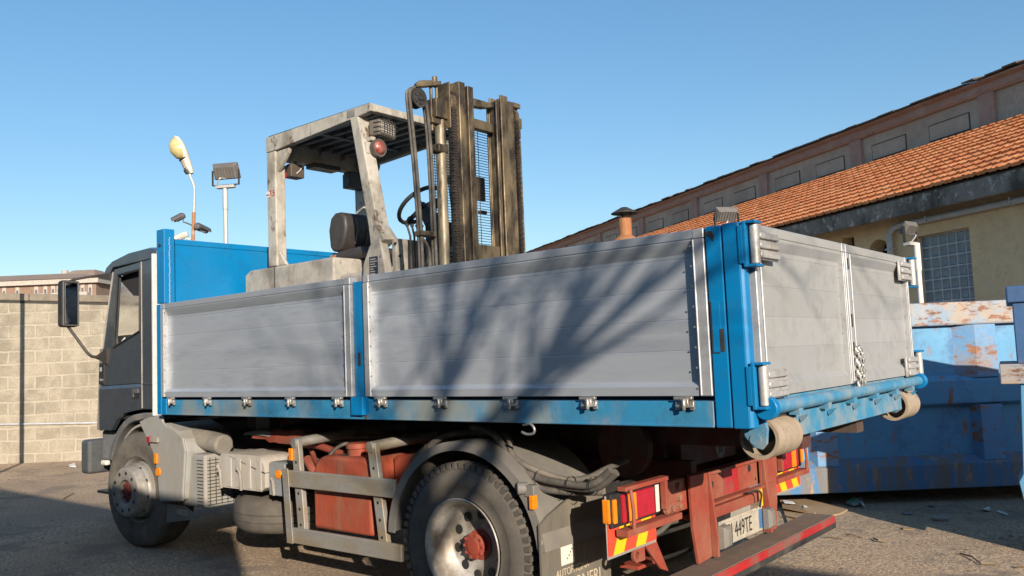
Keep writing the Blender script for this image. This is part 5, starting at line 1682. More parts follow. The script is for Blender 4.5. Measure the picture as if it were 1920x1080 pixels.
mb.build("cab_headlining", cabz, TK, smooth=0)
mb = MB()
mb.box(-7.62, -7.40, YC + 0.06, YC + 0.16, 1.72, 1.85)
mb.build("dash_tray", cabz, TK, smooth=0, bevel=0.01)
mb = MB().prism([(-7.55, 1.742), (-7.45, 1.77), (-7.47, 1.83), (-7.53, 1.80)], 'y', YC + 0.05, YC + 0.055)
mb.build("crumpled_paper", M_PAPER, TK, smooth=0)
mb = MB()
mb.box(-8.19, -8.03, 0.14, W - 0.14, 0.60, 0.91)
mb.build("front_bumper", pm("bumper_dark_plastic", (0.07, 0.078, 0.085), (0.055, 0.06, 0.066), rough=0.5, dirt=(0.10, 0.10, 0.098), amt=0.4, ds=4), TK, smooth=0, bevel=0.03, seg=3)
mb = MB()
mb.box(-7.985, -7.70, 0.24, W - 0.24, 0.72, 1.0)
mb.build("bumper_side_trim", pm("bumper_grey_trim", (0.15, 0.155, 0.16), (0.13, 0.13, 0.13), rough=0.6, dirt=(0.2, 0.19, 0.17), amt=0.4, ds=4), TK, smooth=0, bevel=0.03, seg=3)
mb = MB().box(-7.90, -7.80, 0.19, 0.239, 0.685, 0.73)
mb.build("fog_lamp_step", M_WHT, TK, smooth=0, bevel=0.015)
mb = MB()
mb.box(-8.10, -7.64, 0.25, 0.60, 0.415, 0.44)
mb.prism([(-7.70, 0.44), (-7.62, 0.44), (-7.62, 0.38), (-7.68, 0.36)], 'y', 0.25, 0.4)
mb.build("cab_step", M_BLK, TK, smooth=0, bevel=0.006)

# ================================================================== FORKLIFT STANDING ON THE BODY
FZ = 1.303
FK = thing("forklift", "battered off-white forklift with raised greasy mast standing on the lorry body", "forklift", (-5.0, 1.22, FZ))
fy0, fy1 = 0.70, 1.74


def fl_m(fn):
    for s in (0, 1):
        fn((lambda y: y) if s == 0 else (lambda y: fy0 + fy1 - y), s)


# counterweight
mb = MB()
mb.prism([(-6.33, 1.55), (-5.14, 1.50), (-5.14, 2.335), (-6.25, 2.335), (-6.33, 2.30)], 'y', fy0, fy1)
cw = mb.build("counterweight", M_FLW, FK, smooth=0, bevel=0.015, seg=2)
for v in cw.data.vertices:
    pass
mb = MB().box(-5.905, -5.895, fy0 - 0.002, fy0 + 0.004, 1.6, 2.33)
mb.build("seam", M_GROOVE, cw, smooth=0)
# body and cowl
mb = MB()
mb.box(-5.135, -4.80, fy0 + 0.06, fy1 - 0.06, 1.55, 2.20)
mb.build("battery_hood", M_FLW, FK, smooth=0, bevel=0.02)
for s in (0, 1):
    Y = (lambda y: y) if s == 0 else (lambda y: fy0 + fy1 - y)
    mb = MB()
    mb.prism([(-4.83, 1.60), (-4.50, 1.60), (-4.545, 2.16), (-4.60, 2.42), (-4.68, 2.40), (-4.72, 2.36), (-4.79, 2.24)], 'y', Y(fy0 - 0.005), Y(fy0 + 0.07))
    sp = mb.build("side_plate", M_FLW, FK, smooth=0, bevel=0.01)
    if s == 0:
        mb = MB().box(-4.715, -4.625, fy0 - 0.0085, fy0 - 0.0052, 2.145, 2.285)
        lb = mb.build("data_plate", pm("dark_blue_label", (0.025, 0.04, 0.075), rough=0.5), sp, smooth=0)
        mb = MB()
        for k in range(7):
            z = 2.155 + k * 0.018
            w_ = rr.uniform(0.03, 0.075)
            mb.box(-4.705, -4.705 + w_, fy0 - 0.0095, fy0 - 0.0086, z, z + 0.006)
        mb.build("label_print", M_PALEINK, lb, smooth=0)
mb = MB()
mb.loft([[(-4.56, fy0 + 0.071, 1.6), (-4.50, fy0 + 0.071, 1.6), (-4.50, fy1 - 0.071, 1.6), (-4.56, fy1 - 0.071, 1.6)], [(-4.56, fy0 + 0.071, 2.41), (-4.515, fy0 + 0.071, 2.41), (-4.515, fy1 - 0.071, 2.41), (-4.56, fy1 - 0.071, 2.41)]])
cwl = mb.build("front_cowl", M_FLW, FK, smooth=0, bevel=0.012)
mb = MB()
for y, z in ((0.80, 2.28), (0.86, 2.16), (0.93, 2.14), (1.08, 2.18), (0.76, 2.37)):
    mb.cyl((-4.512, y, z), (-4.498, y, z), 0.008, n=8)
mb.build("bolt", M_DK, cwl, smooth=0, each=True)
mb = MB()
for i in range(7):
    for j in range(9):
        mb.box(-4.507, -4.4985, 1.30 + j * 0.012, 1.306 + j * 0.012, 2.15 + i * 0.03, 2.165 + i * 0.03)
mb.build("vent_grille", M_BLK, cwl, smooth=0)
# pillars
for s in (0, 1):
    Y = (lambda y: y) if s == 0 else (lambda y: fy0 + fy1 - y)
    mb = MB()
    mb.box(-5.985, -5.865, Y(fy0), Y(fy0 + 0.10), 2.337, 3.30)
    mb.prism([(-5.8655, 2.337), (-5.76, 2.337), (-5.8655, 2.47)], 'y', Y(fy0 + 0.02), Y(fy0 + 0.05))
    mb.prism([(-5.8655, 3.30), (-5.70, 3.30), (-5.72, 3.26), (-5.8655, 3.12)], 'y', Y(fy0 + 0.02), Y(fy0 + 0.06))
    mb.build("rear_pillar", M_FLW, FK, smooth=0, bevel=0.01)
    mb = MB()
    mb.loft([[(-4.700, Y(fy0 + 0.0), 2.33), (-4.555, Y(fy0 + 0.0), 2.40), (-4.515, Y(fy0 + 0.10), 2.405), (-4.66, Y(fy0 + 0.10), 2.33)],
             [(-4.725, Y(fy0 + 0.0), 2.52), (-4.625, Y(fy0 + 0.0), 2.52), (-4.610, Y(fy0 + 0.10), 2.52), (-4.71, Y(fy0 + 0.10), 2.52)],
             [(-4.905, Y(fy0 + 0.0), 3.38), (-4.815, Y(fy0 + 0.0), 3.38), (-4.80, Y(fy0 + 0.10), 3.38), (-4.89, Y(fy0 + 0.10), 3.38)]])
    mb.build("front_pillar", M_FLW if s == 0 else M_FLG, FK, smooth=0, bevel=0.008)
mb = MB().box(-5.99, -5.94, fy0 - 0.003, fy0 - 0.0005, 2.92, 2.97)
mb.build("sticker", M_WHT, FK, smooth=0)
mb = MB().box(-5.99, -5.955, fy0 - 0.0045, fy0 - 0.003, 2.935, 2.945)
mb.text("7.5", 0.07, MYn(-5.955, fy0 - 0.0035, 2.925), 0.0006)
mb.build("sticker_print", M_BUMP, FK, smooth=0)
# overhead guard
zt = 3.435
mb = MB()
mb.prism([(-5.99, 3.302), (-5.84, 3.302), (-4.72, 3.365), (-4.665, 3.375), (-4.665, zt), (-5.99, zt - 0.004)], 'y', fy0 - 0.001, fy0 + 0.055)
mb.prism([(-5.99, 3.302), (-5.84, 3.302), (-4.72, 3.365), (-4.665, 3.375), (-4.665, zt), (-5.99, zt - 0.004)], 'y', fy1 - 0.055, fy1)
mb.box(-4.73, -4.667, fy0 + 0.0555, fy1 - 0.0555, 3.378, zt - 0.001)
mb.box(-5.985, -5.90, fy0 + 0.0555, fy1 - 0.0555, 3.245, zt - 0.006)
gd = mb.build("overhead_guard", M_FLW, FK, smooth=0, bevel=0.006)
mb = MB()
for k in range(7):
    y = fy0 + 0.115 + k * 0.128
    mb.box(-5.895, -4.735, y, y + 0.045, 3.378, 3.420)
mb.box(-5.45, -5.40, fy0 + 0.056, fy1 - 0.056, 3.366, 3.377)
mb.build("guard_bar", M_FLG, gd, smooth=0, bevel=0.003, each=True)
mb = MB()
mb.box(-5.98, -4.70, fy0 + 0.02, fy1 - 0.02, zt + 0.001, zt + 0.010)
mb.build("roof_sheet", M_DK, gd, smooth=0)
mb = MB()
mb.box(-4.93, -4.84, fy0 - 0.004, fy0 + 0.0, 3.37, 3.425)
mb.box(-5.38, -5.377, fy0 - 0.003, fy0, 3.335, 3.43)
mb.box(-5.22, -5.217, fy0 - 0.003, fy0, 3.34, 3.43)
mb.build("guard_joint", M_FLG, gd, smooth=0, each=True)


def hanging_lamp(name, y0, y1, z0, z1, x0=-5.93, x1=-5.84, mat=None, depth=0.02):
    mb = MB().box(x0, x1, y0, y1, z0, z1)
    mb.box((x0 + x1) / 2 - 0.01, (x0 + x1) / 2 + 0.01, (y0 + y1) / 2 - 0.015, (y0 + y1) / 2 + 0.015, z1, 3.246)
    return mb.build(name, mat or M_BLK, FK, smooth=0, bevel=0.012)


l1 = hanging_lamp("rear_work_lamp", 0.845, 0.985, 3.10, 3.215, -5.92, -5.85, pm("brown_grey_lamp_body", (0.085, 0.065, 0.05), rough=0.6))
mb = MB().box(-5.955, -5.921, 0.85, 0.98, 3.10, 3.21)
mb.build("lamp_lens", M_REDL, l1, smooth=0, bevel=0.008)
mb = MB().tube(spline([(-5.848, 0.90, 3.13), (-5.845, 0.93, 3.16), (-5.848, 0.96, 3.20), (-5.85, 0.965, 3.235)], 5), 0.006, n=6)
mb.build("lamp_cable", M_PVC, l1, smooth=60)
hanging_lamp("converter_box", 1.06, 1.33, 3.205, 3.244, -5.93, -5.80)
l2 = hanging_lamp("rear_work_lamp", 1.47, 1.66, 3.085, 3.235, -5.93, -5.85)
mb = MB().box(-5.955, -5.931, 1.475, 1.655, 3.09, 3.22)
mb.build("lamp_lens", M_REDL, l2, smooth=0, bevel=0.008)
# front lamps on the near pillar
wl = MB()
Ml = Tr(-4.72, 0.86, 3.265) @ Rz(0.25)
wl.box(-0.055, 0.05, -0.105, 0.105, -0.062, 0.062)
w1 = wl.build("front_work_lamp", pm("lamp_grey_casting", (0.13, 0.11, 0.09), rough=0.6), FK, smooth=0, bevel=0.018, seg=3, M=Ml)
mb = MB().box(0.0505, 0.056, -0.09, 0.09, -0.048, 0.048)
mb.build("lamp_glass", pm("dusty_lamp_glass", (0.30, 0.26, 0.21), (0.42, 0.38, 0.33), rough=0.25, s=14), w1, smooth=0, M=Ml)
mb = MB()
for q in (-0.07, -0.035, 0.0, 0.035, 0.07):
    mb.tube([(0.0, q, 0.070), (0.066, q, 0.066), (0.074, q, 0.0), (0.066, q, -0.066), (0.0, q, -0.070)], 0.0032, n=5)
for q in (-0.035, 0.0, 0.035):
    mb.tube([(0.0, -0.114, q), (0.070, -0.108, q), (0.073, 0.0, q), (0.070, 0.108, q), (0.0, 0.114, q)], 0.0032, n=5)
mb.build("wire_guard", M_DK, w1, smooth=40, M=Ml)
mb = MB()
mb.box(-4.80, -4.70, 0.735, 0.775, 3.165, 3.195)
mb.tube([(-4.74, 0.86, 3.20), (-4.76, 0.80, 3.19), (-4.80, 0.76, 3.18)], 0.01, n=6)
mb.build("lamp_bracket", M_FLW, FK, smooth=0, bevel=0.004)
mb = MB().box(-4.84, -4.735, 0.715, 0.80, 3.07, 3.16)
tl = mb.build("turn_lamp_box", M_FLW, FK, smooth=0, bevel=0.006)
mb = MB().lathe([(0.0, 0.032), (0.03, 0.028), (0.05, 0.012), (0.055, 0.0)], (-4.69, 0.80, 3.115), 'x', 24)
mb.build("red_lens", pm("clouded_red_lens", (0.20, 0.03, 0.025), (0.34, 0.16, 0.13), rough=0.3, s=18), tl, smooth=50)
mb = MB().lathe([(0.068, 0.006), (0.072, -0.02), (0.060, -0.045), (0.0, -0.045)], (-4.69, 0.80, 3.115), 'x', 24)
mb.lathe([(0.052, 0.004), (0.068, 0.006)], (-4.69, 0.80, 3.115), 'x', 24)
mb.build("lamp_bezel", pm("dull_bezel", (0.17, 0.15, 0.13), rough=0.4, metal=0.4), tl, smooth=50)
# seat
mb = MB()
seat = [(-5.47, 2.46), (-5.44, 2.42), (-5.36, 2.42), (-5.30, 2.48), (-5.265, 2.60), (-5.275, 2.69), (-5.32, 2.735), (-5.40, 2.735), (-5.455, 2.70), (-5.485, 2.60)]
mb.prism(seat, 'y', 0.93, 1.40)
sb = mb.build("seat_back", M_SEAT, FK, smooth=50, bevel=0.024, seg=3)
mb = MB()
for y in (1.05, 1.16, 1.27):
    mb.tube([(-5.277, y, 2.69), (-5.258, y, 2.60), (-5.292, y, 2.48)], 0.006, n=6)
mb.build("seat_piping", pm("worn_seat_edge", (0.12, 0.09, 0.075), rough=0.6), sb, smooth=50)
mb = MB().prism([(-5.44, 2.337), (-5.00, 2.337), (-4.98, 2.40), (-5.10, 2.435), (-5.40, 2.42)], 'y', 0.93, 1.40)
mb.build("seat_cushion", M_SEAT, FK, smooth=50, bevel=0.035, seg=3)
mb = MB().box(-5.50, -5.42, 0.95, 1.05, 2.337, 2.40)
mb.build("seat_slide", M_RUSTP, FK, smooth=0, bevel=0.006)
mb = MB().sphere((-5.05, 1.02, 2.64), 0.03, u=12, v=8)
mb.cyl((-5.05, 1.02, 2.44), (-5.05, 1.02, 2.62), 0.01, n=8)
mb.build("amber_knob", M_AMB, FK, smooth=60)
# steering column and wheel
sc_ = Vector((-4.50, 1.02, 2.675))
ax = Vector((-0.62, -0.10, 0.78)).normalized()
u_ = ax.orthogonal().normalized()
w_ = ax.cross(u_)
mb = MB()
ring = [sc_ + (u_ * cos(2 * pi * i / 40) + w_ * sin(2 * pi * i / 40)) * 0.185 for i in range(41)]
mb.tube(ring, 0.0160, n=8, caps=False)
for k in range(3):
    a = 2 * pi * k / 3 + 0.5
    mb.tube([sc_ - ax * 0.03, sc_ + (u_ * cos(a) + w_ * sin(a)) * 0.18], 0.012, n=6, radii=[0.024, 0.015])
mb.cyl(sc_ - ax * 0.05, sc_ - ax * 0.005, 0.042, n=16)
a = 2.2
kn = sc_ + (u_ * cos(a) + w_ * sin(a)) * 0.185
mb.cyl(kn, kn + ax * 0.05, 0.018, 0.024, n=12)
mb.build("steering_wheel", M_BLK, FK, smooth=50)
mb = MB()
b0 = sc_ - ax * 0.05
b1 = Vector((-4.28, 1.10, 2.38))
mb.tube([b0, b0 * 0.6 + b1 * 0.4, b1], 0.06, n=10, radii=[0.045, 0.075, 0.115])
mb.box(-4.42, -4.24, 0.98, 1.22, 2.36, 2.52)
mb.build("steering_column", M_BLK, FK, smooth=50, bevel=0.01)
mb = MB()
for k, y in enumerate((0.86, 0.90, 0.94, 0.98)):
    mb.tube([(-4.46, y, 2.15), (-4.45, y, 2.42), (-4.47 + 0.01 * k, y - 0.01, 2.50)], 0.008, n=6)
    mb.sphere((-4.47 + 0.01 * k, y - 0.01, 2.505), 0.014, u=8, v=6)
mb.build("control_lever", M_DK, FK, smooth=50)
mb = MB()
mb.tube([(-4.30, 1.30, 2.41), (-4.30, 1.32, 2.78)], 0.008, n=6)
mb.prism([(1.28, 2.40), (1.40, 2.40), (1.25, 2.80), (1.23, 2.80)], 'x', -4.40, -4.39)
mb.build("far_pillar_stay", M_FLG, FK, smooth=0)

# mast -------------------------------------------------------------
MXB, MXF = -3.955, -3.825       # back and front of the mast rails


def rail(name, ya, yb, z0, z1, x0, x1, open_to, tt=0.016):
    """C-section column: web on one side, two flanges."""
    mb = MB()
    if open_to > 0:
        mb.prism([(x0, ya), (x1, ya), (x1, yb), (x1 - tt, yb), (x1 - tt, ya + tt), (x0 + tt, ya + tt), (x0 + tt, yb), (x0, yb)], 'z', z0, z1)
    else:
        mb.prism([(x0, yb), (x0, ya), (x0 + tt, ya), (x0 + tt, yb - tt), (x1 - tt, yb - tt), (x1 - tt, ya), (x1, ya), (x1, yb)], 'z', z0, z1)
    mb.build(name, M_MAST, FK, smooth=0, bevel=0.003, seg=1)


ZM = 1.50
rail("mast_rail", 0.800, 0.862, ZM, 3.425, -3.98, -3.86, 1)
rail("inner_mast_rail", 0.872, 0.930, ZM, 3.405, -3.965, -3.845, 1)
rail("inner_mast_rail", 1.195, 1.228, ZM, 3.375, -3.965, -3.865, -1)
rail("mast_rail", 1.245, 1.322, ZM, 3.425, -3.98, -3.86, -1)
mb = MB().prism([(-3.95, 1.324), (-3.872, 1.324), (-3.865, 1.395), (-3.95, 1.395)], 'z', ZM, 3.40)
mb.build("mast_side_bar", M_MAST, FK, smooth=0, bevel=0.003, seg=1)
mb = MB()
mb.box(-3.95, -3.92, 1.229, 1.244, ZM, 3.36)
mb.build("mast_channel_back", M_DK, FK, smooth=0)
mb = MB()
mb.prism([(0.932, 3.345), (1.194, 3.352), (1.194, 3.325), (1.10, 3.300), (0.932, 3.285)], 'x', -3.94, -3.88)
mb.box(-3.95, -3.89, 0.932, 1.194, 3.135, 3.205)
mb.box(-3.95, -3.88, 0.932, 1.194, 2.16, 2.305)
mb.box(-3.95, -3.88, 0.932, 1.194, 1.55, 1.65)
mb.build("mast_crossbeam", M_MAST, FK, smooth=0, bevel=0.006, each=True)
mb = MB()
mb.cyl((-3.93, 0.672, ZM), (-3.93, 0.672, 3.14), 0.036, n=20)
cyl_ = mb.build("lift_cylinder", M_MASTL, FK, smooth=40)
mb = MB()
mb.box(-3.975, -3.89, 0.615, 0.71, 2.905, 2.965)
mb.cyl((-3.93, 0.60, 2.93), (-3.93, 0.64, 2.93), 0.02, n=10)
mb.build("cylinder_clamp", M_MAST, cyl_, smooth=0, bevel=0.01)
mb = MB().cyl((-3.93, 1.50, ZM), (-3.93, 1.50, 3.14), 0.03, n=20)
mb.build("lift_cylinder", M_MASTL, FK, smooth=40)


def leaf_chain(y, x, z0, z1, w=0.032):
    mb = MB()
    z = z0
    k = 0
    while z < z1:
        ww = w if k % 2 == 0 else w * 0.72
        mb.box(x - 0.012, x + 0.012, y - ww / 2, y + ww / 2, z, z + 0.016)
        z += 0.019
        k += 1
    mb.box(x - 0.006, x + 0.006, y - w * 0.3, y + w * 0.3, z0, z1)
    mb.build("lift_chain", M_CHAIN, FK, smooth=0)


leaf_chain(0.748, -3.875, ZM, 3.33, 0.056)
leaf_chain(1.432, -3.875, ZM, 3.30, 0.040)
# heads of the cylinders, brackets and hose pulley
mb = MB()
mb.box(-3.97, -3.88, 0.59, 0.70, 3.14, 3.27)
mb.cyl((-3.93, 0.595, 3.05), (-3.93, 0.595, 3.36), 0.012, n=8)
mb.cyl((-3.93, 0.650, 3.05), (-3.93, 0.650, 3.40), 0.012, n=8)
mb.box(-3.96, -3.90, 0.570, 0.70, 3.10, 3.138)
mb.lathe([(0.0, 0.0), (0.078, 0.0), (0.078, 0.05), (0.0, 0.05)], (-3.93, 0.715, 3.27), 'y', 24)
mb.box(-3.98, -3.86, 0.702, 0.713, 3.08, 3.40)
mb.build("chain_anchor_head", M_MAST, FK, smooth=0, bevel=0.005)
mb = MB()
mb.tube(spline([(-3.93, 0.455, 3.325), (-3.93, 0.50, 3.358), (-3.93, 0.57, 3.376), (-3.93, 0.66, 3.392)], 6), 0.02, n=6)
mb.prism([(0.43, 3.31), (0.47, 3.345), (0.56, 3.372), (0.665, 3.405), (0.665, 3.375), (0.56, 3.345), (0.47, 3.32)], 'x', -3.965, -3.895)
mb.cyl((-3.93, 0.635, 3.36), (-3.93, 0.635, 3.435), 0.018, n=10)
mb.build("pulley_bracket", M_MAST, FK, smooth=0, bevel=0.006)
mb = MB()
pc = Vector((-3.93, 0.462, 3.245))
mb.lathe([(0.018, -0.028), (0.040, -0.020), (0.060, -0.026), (0.066, -0.028), (0.064, -0.010), (0.052, 0.0), (0.064, 0.010), (0.066, 0.028), (0.040, 0.02), (0.018, 0.028)], pc, 'x', 30)
for k in range(5):
    a = 2 * pi * k / 5
    mb.cyl((pc.x + 0.022, pc.y + 0.034 * cos(a), pc.z + 0.034 * sin(a)), (pc.x + 0.029, pc.y + 0.034 * cos(a), pc.z + 0.034 * sin(a)), 0.011, n=10)
mb.cyl(pc - Vector((0.05, 0, 0)), pc + Vector((0.035, 0, 0)), 0.016, n=12)
mb.build("hose_pulley", M_DK, FK, smooth=40)
for dx in (-0.022, 0.004):
    pts = [(pc.x + dx, 0.462, 1.9), (pc.x + dx, 0.455, 2.4), (pc.x + dx, 0.428, 2.85), (pc.x + dx, 0.398, 3.16)]
    pts += [(pc.x + dx, pc.y + 0.072 * cos(radians(a)), pc.z + 0.072 * sin(radians(a))) for a in (170, 140, 110, 80, 50, 20)]
    pts += [(pc.x + dx, 0.560, 3.10), (pc.x + dx, 0.580, 2.7), (pc.x + dx, 0.590, 1.9)]
    mb = MB().tube(spline(pts, 5), 0.0115, n=8)
    mb.build("mast_hose", M_HOSE, FK, smooth=60)
mb = MB().box(-3.97, -3.90, 0.435, 0.575, 2.325, 2.36)
mb.build("hose_clamp", M_MAST, FK, smooth=0, bevel=0.006)
mb = MB().tube(spline([(-3.95, 0.46, 2.33), (-3.94, 0.52, 2.27), (-3.94, 0.54, 2.15), (-3.95, 0.50, 1.95)], 6), 0.012, n=8)
mb.build("mast_hose", M_HOSE, FK, smooth=60)
mb = MB()
mb.box(-3.95, -3.88, 1.398, 1.49, 3.14, 3.30)
mb.box(-3.96, -3.88, 1.41, 1.50, 3.375, 3.41)
mb.cyl((-3.92, 1.49, 3.10), (-3.92, 1.49, 3.42), 0.011, n=8)
mb.box(-3.96, -3.88, 1.478, 1.508, 3.22, 3.30)
mb.cyl((-3.92, 1.49, 3.07), (-3.92, 1.49, 3.10), 0.02, n=8)
mb.lathe([(0.0, 0.0), (0.065, 0.0), (0.065, 0.05), (0.0, 0.05)], (-3.92, 1.40, 3.30), 'y', 20)
mb.build("chain_anchor_head", M_MAST, FK, smooth=0, bevel=0.005)
# wire mesh screen behind the mast
mb = MB()
z = 2.30
while z < 3.225:
    mb.box(-4.1515, -4.1485, 0.80, 1.46, z, z + 0.0045)
    z += 0.0205
for y in (0.80, 0.835, 0.87, 0.905, 1.00, 1.02, 1.16, 1.19, 1.305, 1.45):
    mb.box(-4.155, -4.152, y, y + 0.0045, 2.30, 3.225)
mb.box(-4.16, -4.14, 0.79, 1.45, 3.225, 3.24)
mb.build("mesh_screen", M_DK, FK, smooth=0)
mb = MB().box(-4.20, -4.18, 1.31, 1.40, 2.70, 2.88)
mb.box(-4.20, -4.17, 1.33, 1.40, 2.60, 2.625)
mb.build("screen_plate", M_MAST, FK, smooth=0)
# forks carriage low in the body and drive wheels (hidden behind the drop side)
mb = MB()
mb.box(-3.84, -3.78, 0.72, 1.52, 1.42, 1.55)
for y in (0.82, 1.30):
    mb.prism([(-3.778, 1.315), (-2.75, 1.325), (-2.75, 1.34), (-3.72, 1.36), (-3.735, 1.85), (-3.778, 1.85)], 'y', y, y + 0.10)
mb.build("fork_carriage", M_DK, FK, smooth=0)
for x, r in ((-4.35, 0.24), (-5.85, 0.20)):
    for y0 in (fy0 + 0.01, fy1 - 0.19):
        mb = MB().lathe([(0.10, 0.0), (r - 0.03, 0.0), (r, 0.03), (r, 0.15), (r - 0.03, 0.18), (0.10, 0.18)], (x, y0, FZ + r), 'y', 36, close=True)
        mb.build("drive_wheel", M_RUBD, FK, smooth=40)
mb = MB().box(-6.0, -4.2, fy0 + 0.22, fy1 - 0.22, 1.40, 1.60)
mb.build("lower_chassis", M_DK, FK, smooth=0)

# white tube lying on the counterweight edge, behind the seat
mb = MB().cyl((-5.63, 1.36, 2.36), (-5.30, 1.36, 2.365), 0.022, n=12)
tube_ = mb.build("white_tube", M_WHT, None, smooth=40)
tag(tube_, "short white tube lying on the forklift behind its seat", "tube")

# ================================================================== POLES AND LAMPS
LP = at(361, 14.2)
SL = thing("street_lamp", "street lamp with a tilted yellowed bowl on a thin rusty bent pole", "street lamp", (LP.x, LP.y, 0.0))


def dp(px, py, dep):
    x, y = (px - 960) / 1585.4 * dep, (py - 540) / 1585.4 * dep
    return CAM + FW * dep + RT * x - UP * y


DL = 14.2
b0 = dp(362, 445, DL)
base = Vector((b0.x, b0.y, 0))
kx = dp(364.5, 352, DL)
e1 = dp(357, 332, DL)
mb = MB().tube([base, b0, dp(363.5, 398, DL)], 0.030, n=12)
mb.build("lower_pole", M_RUSTP, SL, smooth=40)
mb = MB().tube([dp(363.5, 399, DL), dp(364.5, 365, DL), kx, dp(362, 343, DL), e1, dp(354, 320, DL)], 0.022, n=12)
mb.build("upper_pole", M_POLE, SL, smooth=40)
# lantern head, pointing up and to the left, tipped towards the yard
h0, h1 = dp(358, 326, DL), dp(326, 256, DL)
hd = (h1 - h0)
HLN = hd.length
hd.normalize()
side_v = (-FW * 0.55 - RT * 0.80 - UP * 0.22)
side_v = (side_v - hd * side_v.dot(hd)).normalized()      # the glass side
oth = hd.cross(side_v)


def head_ring(t, wd, up_, dn, n=16):
    c = h0 + hd * (t * HLN)
    r = []
    for i in range(n):
        a = 2 * pi * i / n
        s_ = sin(a)
        r.append(c + oth * (wd * cos(a)) + side_v * ((dn if s_ > 0 else up_) * s_))
    return r


mb = MB().loft([head_ring(0.0, 0.045, 0.05, 0.03), head_ring(0.12, 0.07, 0.07, 0.05), head_ring(0.35, 0.09, 0.09, 0.05), head_ring(0.5, 0.13, 0.10, 0.03), head_ring(0.75, 0.15, 0.10, 0.025), head_ring(0.92, 0.11, 0.08, 0.02), head_ring(1.0, 0.04, 0.03, 0.01)])
hs = mb.build("lantern_housing", M_LAMPW, SL, smooth=50)
mb = MB().loft([head_ring(0.40, 0.06, -0.02, 0.05), head_ring(0.48, 0.115, -0.02, 0.115), head_ring(0.65, 0.142, -0.02, 0.165), head_ring(0.82, 0.128, -0.02, 0.145), head_ring(0.95, 0.07, -0.01, 0.07)])
mb.build("lamp_bowl", M_LAMPG, hs, smooth=60)
mb = MB().loft([head_ring(0.38, 0.105, -0.045, 0.075), head_ring(0.405, 0.11, -0.045, 0.085)])
mb.loft([head_ring(0.03, 0.05, -0.025, 0.085), head_ring(0.13, 0.055, -0.03, 0.095)])
mb.build("dark_band", M_BLK, hs, smooth=40)
mb = MB()
for k in range(5):
    t = 0.17 + k * 0.042
    mb.loft([head_ring(t, 0.078 + k * 0.004, -0.04, 0.072), head_ring(t + 0.02, 0.080 + k * 0.004, -0.04, 0.076)])
mb.build("cooling_fin", M_LAMPW, hs, smooth=40)


def cctv(name, label, a, b, r, mat, bracket=None, hood=True):
    a, b = Vector(a), Vector(b)
    T = thing(name, label, "camera", tuple((a + b) / 2), group="security cameras on the lamp pole")
    d = (b - a).normalized()
    mb = MB().cyl(a + d * 0.03, b, r, n=16)
    mb.cyl(b, b + d * 0.02, r, r * 0.7, n=16)
    bd = mb.build("camera_body", mat, T, smooth=40, bevel=0.004)
    upv = (UP - d * UP.dot(d)).normalized()
    sdv = d.cross(upv)
    rings = []
    for p in (a - d * 0.03, b - d * 0.02):
        rg = [p + (upv * sin(t) + sdv * cos(t)) * (r + 0.012) for t in [pi * k / 10 - 0.3 * (1 - 2 * k / 10) for k in range(11)]]
        rg += [p + (upv * sin(t) + sdv * cos(t)) * (r + 0.004) for t in reversed([pi * k / 10 - 0.3 * (1 - 2 * k / 10) for k in range(11)])]
        rings.append(rg)
    mb = MB().loft(rings)
    mb.build("sun_hood", mat, T, smooth=40)
    mb = MB().cyl(a + d * 0.025, a + d * 0.031, r * 0.8, n=16)
    mb.build("lens", M_BLK, T, smooth=40)
    if bracket:
        mb = MB().tube([Vector(p) for p in bracket], 0.013, n=8)
        mb.build("bracket", mat, T, smooth=40)
    return T


cctv("security_camera", "dark bullet security camera left of the rusty lamp pole pointing left", dp(327, 413, DL), dp(344, 404, DL), 0.052, M_CAMD, [dp(343.5, 411, DL), dp(343.5, 416, DL), dp(350, 418, DL), dp(361, 423, DL)])
cctv("security_camera", "dark bullet security camera right of the rusty lamp pole pointing away", dp(388, 433, DL + 0.25), dp(369, 424, DL - 0.1), 0.055, M_CAMD, [dp(386, 436, DL), dp(376, 433, DL), dp(363, 429, DL)])
cctv("security_camera", "white bullet security camera low behind the blue headboard", dp(326, 451, DL), dp(350, 439, DL), 0.050, M_LAMPW, [dp(347, 446, DL), dp(355, 449, DL), dp(362, 444, DL)])


